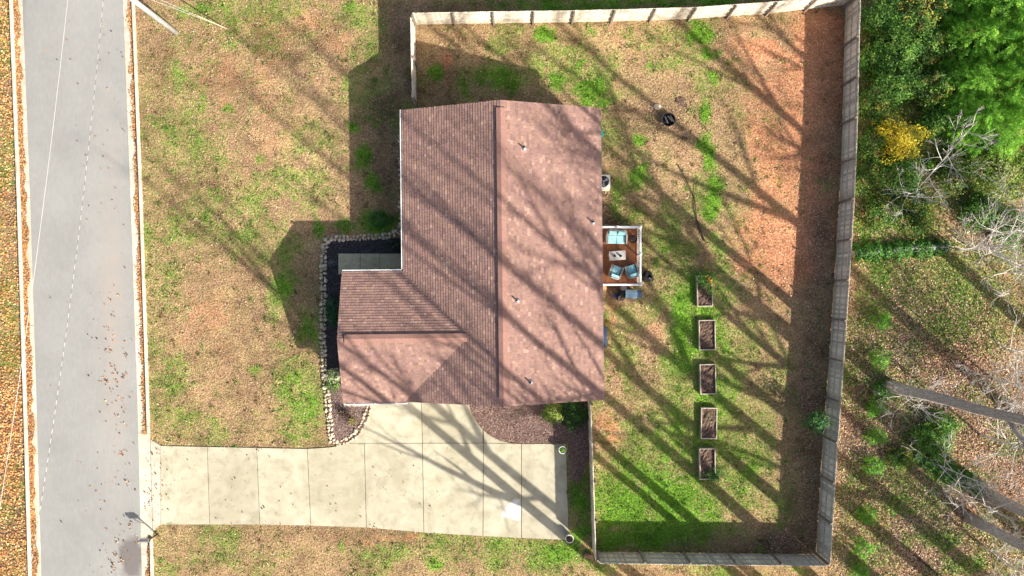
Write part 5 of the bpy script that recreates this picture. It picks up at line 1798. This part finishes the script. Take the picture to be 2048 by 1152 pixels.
def lawn_grass():
    x, y, r = scatter(430000, -32.5, 32.5, -18.5, 18.5, 71)
    g, c, l = masks(x, y)
    mid = fbm(x, y, 5.0, 77, 3)
    gg = g + (mid - 0.5) * 1.3
    isg = gg > 0.42 + r.normal(size=len(x)) * 0.10
    keep = (r.random(len(x)) < np.where(isg, 0.95, 0.52 - 0.35 * l - 0.42 * c))
    x, y, isg, c, mid = x[keep], y[keep], isg[keep], c[keep], mid[keep]
    n = len(x)
    cg = pick([(0.10, 0.235, 0.024), (0.15, 0.31, 0.034), (0.065, 0.155, 0.018), (0.25, 0.37, 0.06), (0.38, 0.38, 0.11)], (4, 4, 3, 2, 0.9), n, r, 0.25)
    cd = pick([(0.36, 0.25, 0.125), (0.48, 0.36, 0.20), (0.22, 0.135, 0.07), (0.56, 0.45, 0.28), (0.24, 0.23, 0.06)], (4, 3, 2.5, 1.3, 2.4), n, r, 0.15)
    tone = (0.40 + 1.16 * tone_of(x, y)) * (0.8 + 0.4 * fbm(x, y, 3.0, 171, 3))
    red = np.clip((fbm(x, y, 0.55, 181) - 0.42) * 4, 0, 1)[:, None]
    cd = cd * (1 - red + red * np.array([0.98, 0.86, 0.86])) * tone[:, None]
    cg = cg * (0.8 + 0.4 * fbm(x, y, 2.2, 191, 3))[:, None]
    cl = np.where(isg[:, None], cg, cd)
    nrm = r.normal(size=(n, 3)) * 0.9
    nrm[:, 2] = np.abs(nrm[:, 2]) * 0.6 + 0.15
    z = r.uniform(0.012, 0.05, n) + isg * 0.015
    me = leaf_mesh('lawn_grass', np.stack([x, y, z], 1), r.uniform(0.045, 0.11, n) * np.where(isg, 1.2, 1.0), cl, nrm, M['grass'], 0.36, tri=True, seed=72)
    stuff(link('lawn_grass', me), 'short patchy lawn grass, tan and dormant with green tufts', 'grass')


lawn_grass()


def lawn_weeds():
    x, y, r = scatter(5200, -22.3, 19.5, -18.2, 18.2, 701)
    g, c, l = masks(x, y)
    k = r.random(len(x)) < 0.35 + 0.6 * g - 0.3 * c
    x, y, g = x[k], y[k], g[k]
    n = len(x)
    per = 14
    rad = np.repeat(r.uniform(0.05, 0.16, n), per)
    px_ = np.repeat(x, per) + r.normal(size=n * per) * rad
    py_ = np.repeat(y, per) + r.normal(size=n * per) * rad
    grn = r.random(n) < 0.25 + 0.75 * g
    cc = np.where(grn[:, None], pick([(0.09, 0.22, 0.024), (0.15, 0.30, 0.04), (0.06, 0.13, 0.02), (0.24, 0.34, 0.08)], (4, 3, 3, 1), n, r, 0.2),
                  pick([(0.20, 0.115, 0.06), (0.13, 0.08, 0.045), (0.44, 0.33, 0.19), (0.52, 0.42, 0.27)], (3, 2, 2, 2), n, r, 0.2))
    nrm = r.normal(size=(n * per, 3)) * 0.8
    nrm[:, 2] = np.abs(nrm[:, 2]) + 0.2
    me = leaf_mesh('lawn_weeds', np.stack([px_, py_, r.uniform(0.03, 0.10, n * per)], 1), r.uniform(0.07, 0.15, n * per), np.repeat(cc, per, 0) * r.uniform(0.75, 1.25, (n * per, 1)), nrm, M['grass'], 0.4, seed=702)
    stuff(link('lawn_weeds', me), 'low weeds and dry tufts dotted over the lawns', 'weeds')


lawn_weeds()
LC = [(0.52, 0.245, 0.085), (0.64, 0.36, 0.13), (0.34, 0.145, 0.06), (0.64, 0.46, 0.25), (0.19, 0.09, 0.05)]
WC = [(0.50, 0.325, 0.22), (0.66, 0.485, 0.34), (0.29, 0.17, 0.11), (0.72, 0.58, 0.42), (0.13, 0.075, 0.05), (0.58, 0.30, 0.15)]


def litter(name, label, x, y, z, r, cols, wts, size=(0.05, 0.12), tilt=0.45, seed=1):
    n = len(x)
    nrm = r.normal(size=(n, 3)) * tilt
    nrm[:, 2] = 1
    tint = (0.66 + 0.68 * fbm(x, y, 0.9, 601, 4))[:, None] * (1 + (fbm(x, y, 0.5, 611, 3) - 0.5)[:, None] * np.array([0.15, -0.15, -0.4]))
    me = leaf_mesh(name, np.stack([x, y, z + r.uniform(0.008, 0.045, n)], 1), r.uniform(*size, n), pick(cols, wts, n, r, 0.28) * tint, nrm, M['litter'], 0.75, fold=0.25, seed=seed)
    stuff(link(name, me), label, 'leaves')


# verge across the road
def verge():
    r = np.random.default_rng(81)
    n = 30000
    py = r.uniform(-60, 1210, n)
    edge = lx(py) - 25
    px = edge - r.uniform(0, 1, n) * 95
    d = np.where(py > 760, 0.95, np.where(py < 280, 0.75, 0.42))
    d = d * np.where((np.abs(px - 50) < 7) & (py > 880) & (py < 1010), 0.3, 1) * np.clip(vnoise(px / 30, py / 30, 1, 83) + 0.35, 0, 1)
    k = r.random(n) < d
    x, y = (px[k] - 1024) * H / FPX, (576 - py[k]) * H / FPX
    litter('verge_leaves', 'orange fallen leaves on the verge across the road', x, y, 0.02, r, LC, (4, 4, 2, 2.5, 1), (0.07, 0.15), seed=82)


verge()


def gutter_leaves():
    r = np.random.default_rng(91)
    xs, ys = [], []
    for side, edge in ((-1, lx), (1, rx)):
        n = 15000
        py = r.uniform(-60, 1210, n)
        d = 0.56 - np.abs(r.normal(size=n)) * np.where(side < 0, 0.16, 0.11) * (0.5 + 1.0 * vnoise(py / 23, py * 0 + side, 1, 92))
        if side < 0:
            d = 0.54 - r.random(n) * 0.34 * (0.6 + 0.7 * vnoise(py / 17, py * 0 + 3, 1, 95))
        k = (d > 0.02) & (r.random(n) < 0.55 + 0.5 * vnoise(py / 40, py * 0 + side * 2, 1, 93))
        if side > 0:
            k &= ~((py > 868) & (py < 1072))
        bx = (edge(py) - 1024) * H / FPX
        xs.append((bx + side * d)[k])
        ys.append(((576 - py) * H / FPX)[k])
    x, y = np.concatenate(xs), np.concatenate(ys)
    litter('gutter_leaves', 'rust brown leaves gathered along both road gutters', x, y, 0.018, r, LC, (4, 3, 4, 1.2, 2), (0.05, 0.11), seed=94)


gutter_leaves()


def loose_leaves():
    r = np.random.default_rng(101)
    xs, ys = [], []
    n = 230
    py = r.uniform(0, 1152, n)
    px = 225 + (py - 600) * 0.03 + r.normal(size=n) * 26
    keep = (px < rx(py) - 3) & (r.random(n) < 0.35 + 0.65 * (py > 560))
    cl = r.uniform(0, 1, n) < 0.3
    xs.append(px[keep])
    ys.append(py[keep])
    for k in range(20):                     # little drifts
        cy = r.uniform(600, 1150)
        cx = 232 + (cy - 600) * 0.04 + r.normal() * 14
        m = r.integers(4, 12)
        a, b = cx + r.normal(size=m) * 3.2, cy + r.normal(size=m) * 3.2
        q = a < rx(b) - 2
        xs.append(a[q])
        ys.append(b[q])
    n = 70
    xs.append(290 + np.abs(r.normal(size=n)) * 32)
    ys.append(r.uniform(895, 1046, n))
    n = 60
    xs.append(r.uniform(330, 900, n))
    ys.append(r.uniform(902, 1046, n))
    n = 40
    xs.append(r.uniform(85, 240, n))
    ys.append(r.uniform(0, 1152, n))
    px, py = np.concatenate(xs), np.concatenate(ys)
    litter('loose_leaves', 'scattered brown leaves lying loose on road and driveway', (px - 1024) * H / FPX, (576 - py) * H / FPX, 0.062, r, LC + [(0.05, 0.035, 0.03)], (3, 1, 3, 0.4, 3, 3), (0.06, 0.14), seed=102)


loose_leaves()


def woods_floor():
    x, y, r = scatter(190000, *[P2(1640, 0)[0], 34.5], -19.5, 15, 111)
    px, py = x * FPX / H + 1024, 576 - y * FPX / H
    g, c, l = masks(x, y)
    fx = np.interp(py, [0, 300, 550, 770, 1100], [1690, 1684, 1670, 1655, 1634])
    k = (px > fx + 3) & (r.random(len(x)) < np.clip(l * 1.1 + 0.12 - 0.3 * g, 0, 1))
    litter('leaf_litter', 'tan and pinkish brown leaf litter over the woods floor', x[k], y[k], 0.0, r, WC, (4, 4, 3, 2.5, 2.5, 1.2), (0.055, 0.12), 0.75, seed=112)
    # ivy and low green cover
    x, y, r = scatter(110000, P2(1640, 0)[0], 34.5, -19.5, 19, 121)
    px, py = x * FPX / H + 1024, 576 - y * FPX / H
    g, c, l = masks(x, y)
    fx = np.interp(py, [0, 300, 550, 770, 1100], [1690, 1684, 1670, 1655, 1634])
    k = (px > fx + 3) & (r.random(len(x)) < np.clip(g * 1.25 - 0.12, 0, 1))
    x, y = x[k], y[k]
    n = len(x)
    nrm = r.normal(size=(n, 3)) * 0.5
    nrm[:, 2] = 1
    hgt = np.abs(r.normal(size=n)) * 0.07 + 0.02 + 0.12 * vnoise(x, y, 1.6, 5)
    cl = pick([(0.09, 0.21, 0.03), (0.15, 0.29, 0.045), (0.05, 0.125, 0.024), (0.30, 0.36, 0.08), (0.50, 0.44, 0.12), (0.40, 0.24, 0.13)], (4, 3, 3, 2, 1.1, 1), n, r, 0.25)
    me = leaf_mesh('ivy_cover', np.stack([x, y, hgt], 1), r.uniform(0.06, 0.13, n), cl, nrm, M['leaf'], 0.8, fold=0.2, seed=122)
    stuff(link('ivy_cover', me), 'green ivy and weeds spreading over the woods edge', 'ground cover')
    # thinner litter inside the yard, mostly along the fence
    x, y, r = scatter(110000, 5.2, 20.2, -16.2, 16.5, 131)
    g, c, l = masks(x, y)
    px, py = x * FPX / H + 1024, 576 - y * FPX / H
    fx = np.interp(py, [0, 300, 550, 770, 1100], [1690, 1684, 1670, 1655, 1634])
    k = (px < fx - 4) & (r.random(len(x)) < np.clip(0.05 + 0.55 * l + 0.05 * c - 0.08 * g, 0.01, 1))
    litter('yard_leaves', 'small brown leaves scattered over the back yard', x[k], y[k], 0.0, r, WC, (4, 2.5, 4, 1.2, 3, 1), (0.04, 0.095), 0.5, seed=132)
    x, y, r = scatter(11000, -22.5, 5.0, -18, 18, 141)
    litter('lawn_leaves', 'sparse pale leaves scattered over the front lawn', x, y, 0.01, r, WC, (3, 4, 2, 3, 1.5, 1.5), (0.035, 0.08), 0.5, seed=142)


woods_floor()


def mulch_chips():
    r = np.random.default_rng(151)

    def fill(poly, n, seed):
        w = [P2(*p) for p in poly]
        xs, ys = [p[0] for p in w], [p[1] for p in w]
        x, y = r.uniform(min(xs), max(xs), n), r.uniform(min(ys), max(ys), n)
        k = inpoly(x, y, w)
        return x[k], y[k]
    x, y = fill(bed_side, 22000, 1)
    nrm = r.normal(size=(len(x), 3)) * 0.5
    nrm[:, 2] = 1
    me = leaf_mesh('mulch_chips', np.stack([x, y, 0.035 + r.uniform(0, 0.03, len(x))], 1), r.uniform(0.05, 0.12, len(x)), pick([(0.30, 0.19, 0.155), (0.42, 0.30, 0.26), (0.18, 0.105, 0.085), (0.08, 0.05, 0.045)], (4, 2.5, 3, 2), len(x), r, 0.25), nrm, M['litter'], 0.4, seed=152)
    stuff(link('mulch_chips', me), 'pinkish brown wood chips in the side bed', 'mulch')
    x, y = fill(bed_front, 30000, 2)
    low = y < P2(0, 768)[1]
    x2, y2 = x, y
    nrm = r.normal(size=(len(x), 3)) * 0.5
    nrm[:, 2] = 1
    c1 = pick([(0.055, 0.046, 0.050), (0.115, 0.100, 0.105), (0.022, 0.018, 0.020), (0.20, 0.165, 0.14)], (4, 2.5, 4, 0.7), len(x), r, 0.25)
    c2 = pick([(0.26, 0.18, 0.16), (0.40, 0.31, 0.27), (0.15, 0.09, 0.08), (0.07, 0.045, 0.045)], (4, 2.5, 3, 2), len(x), r, 0.25)
    me = leaf_mesh('mulch_chips', np.stack([x, y, 0.04 + r.uniform(0, 0.03, len(x))], 1), r.uniform(0.05, 0.11, len(x)), np.where(low[:, None], c2, c1), nrm, M['litter'], 0.4, seed=153)
    stuff(link('mulch_chips', me), 'black and brown wood chips in the front bed', 'mulch')


mulch_chips()
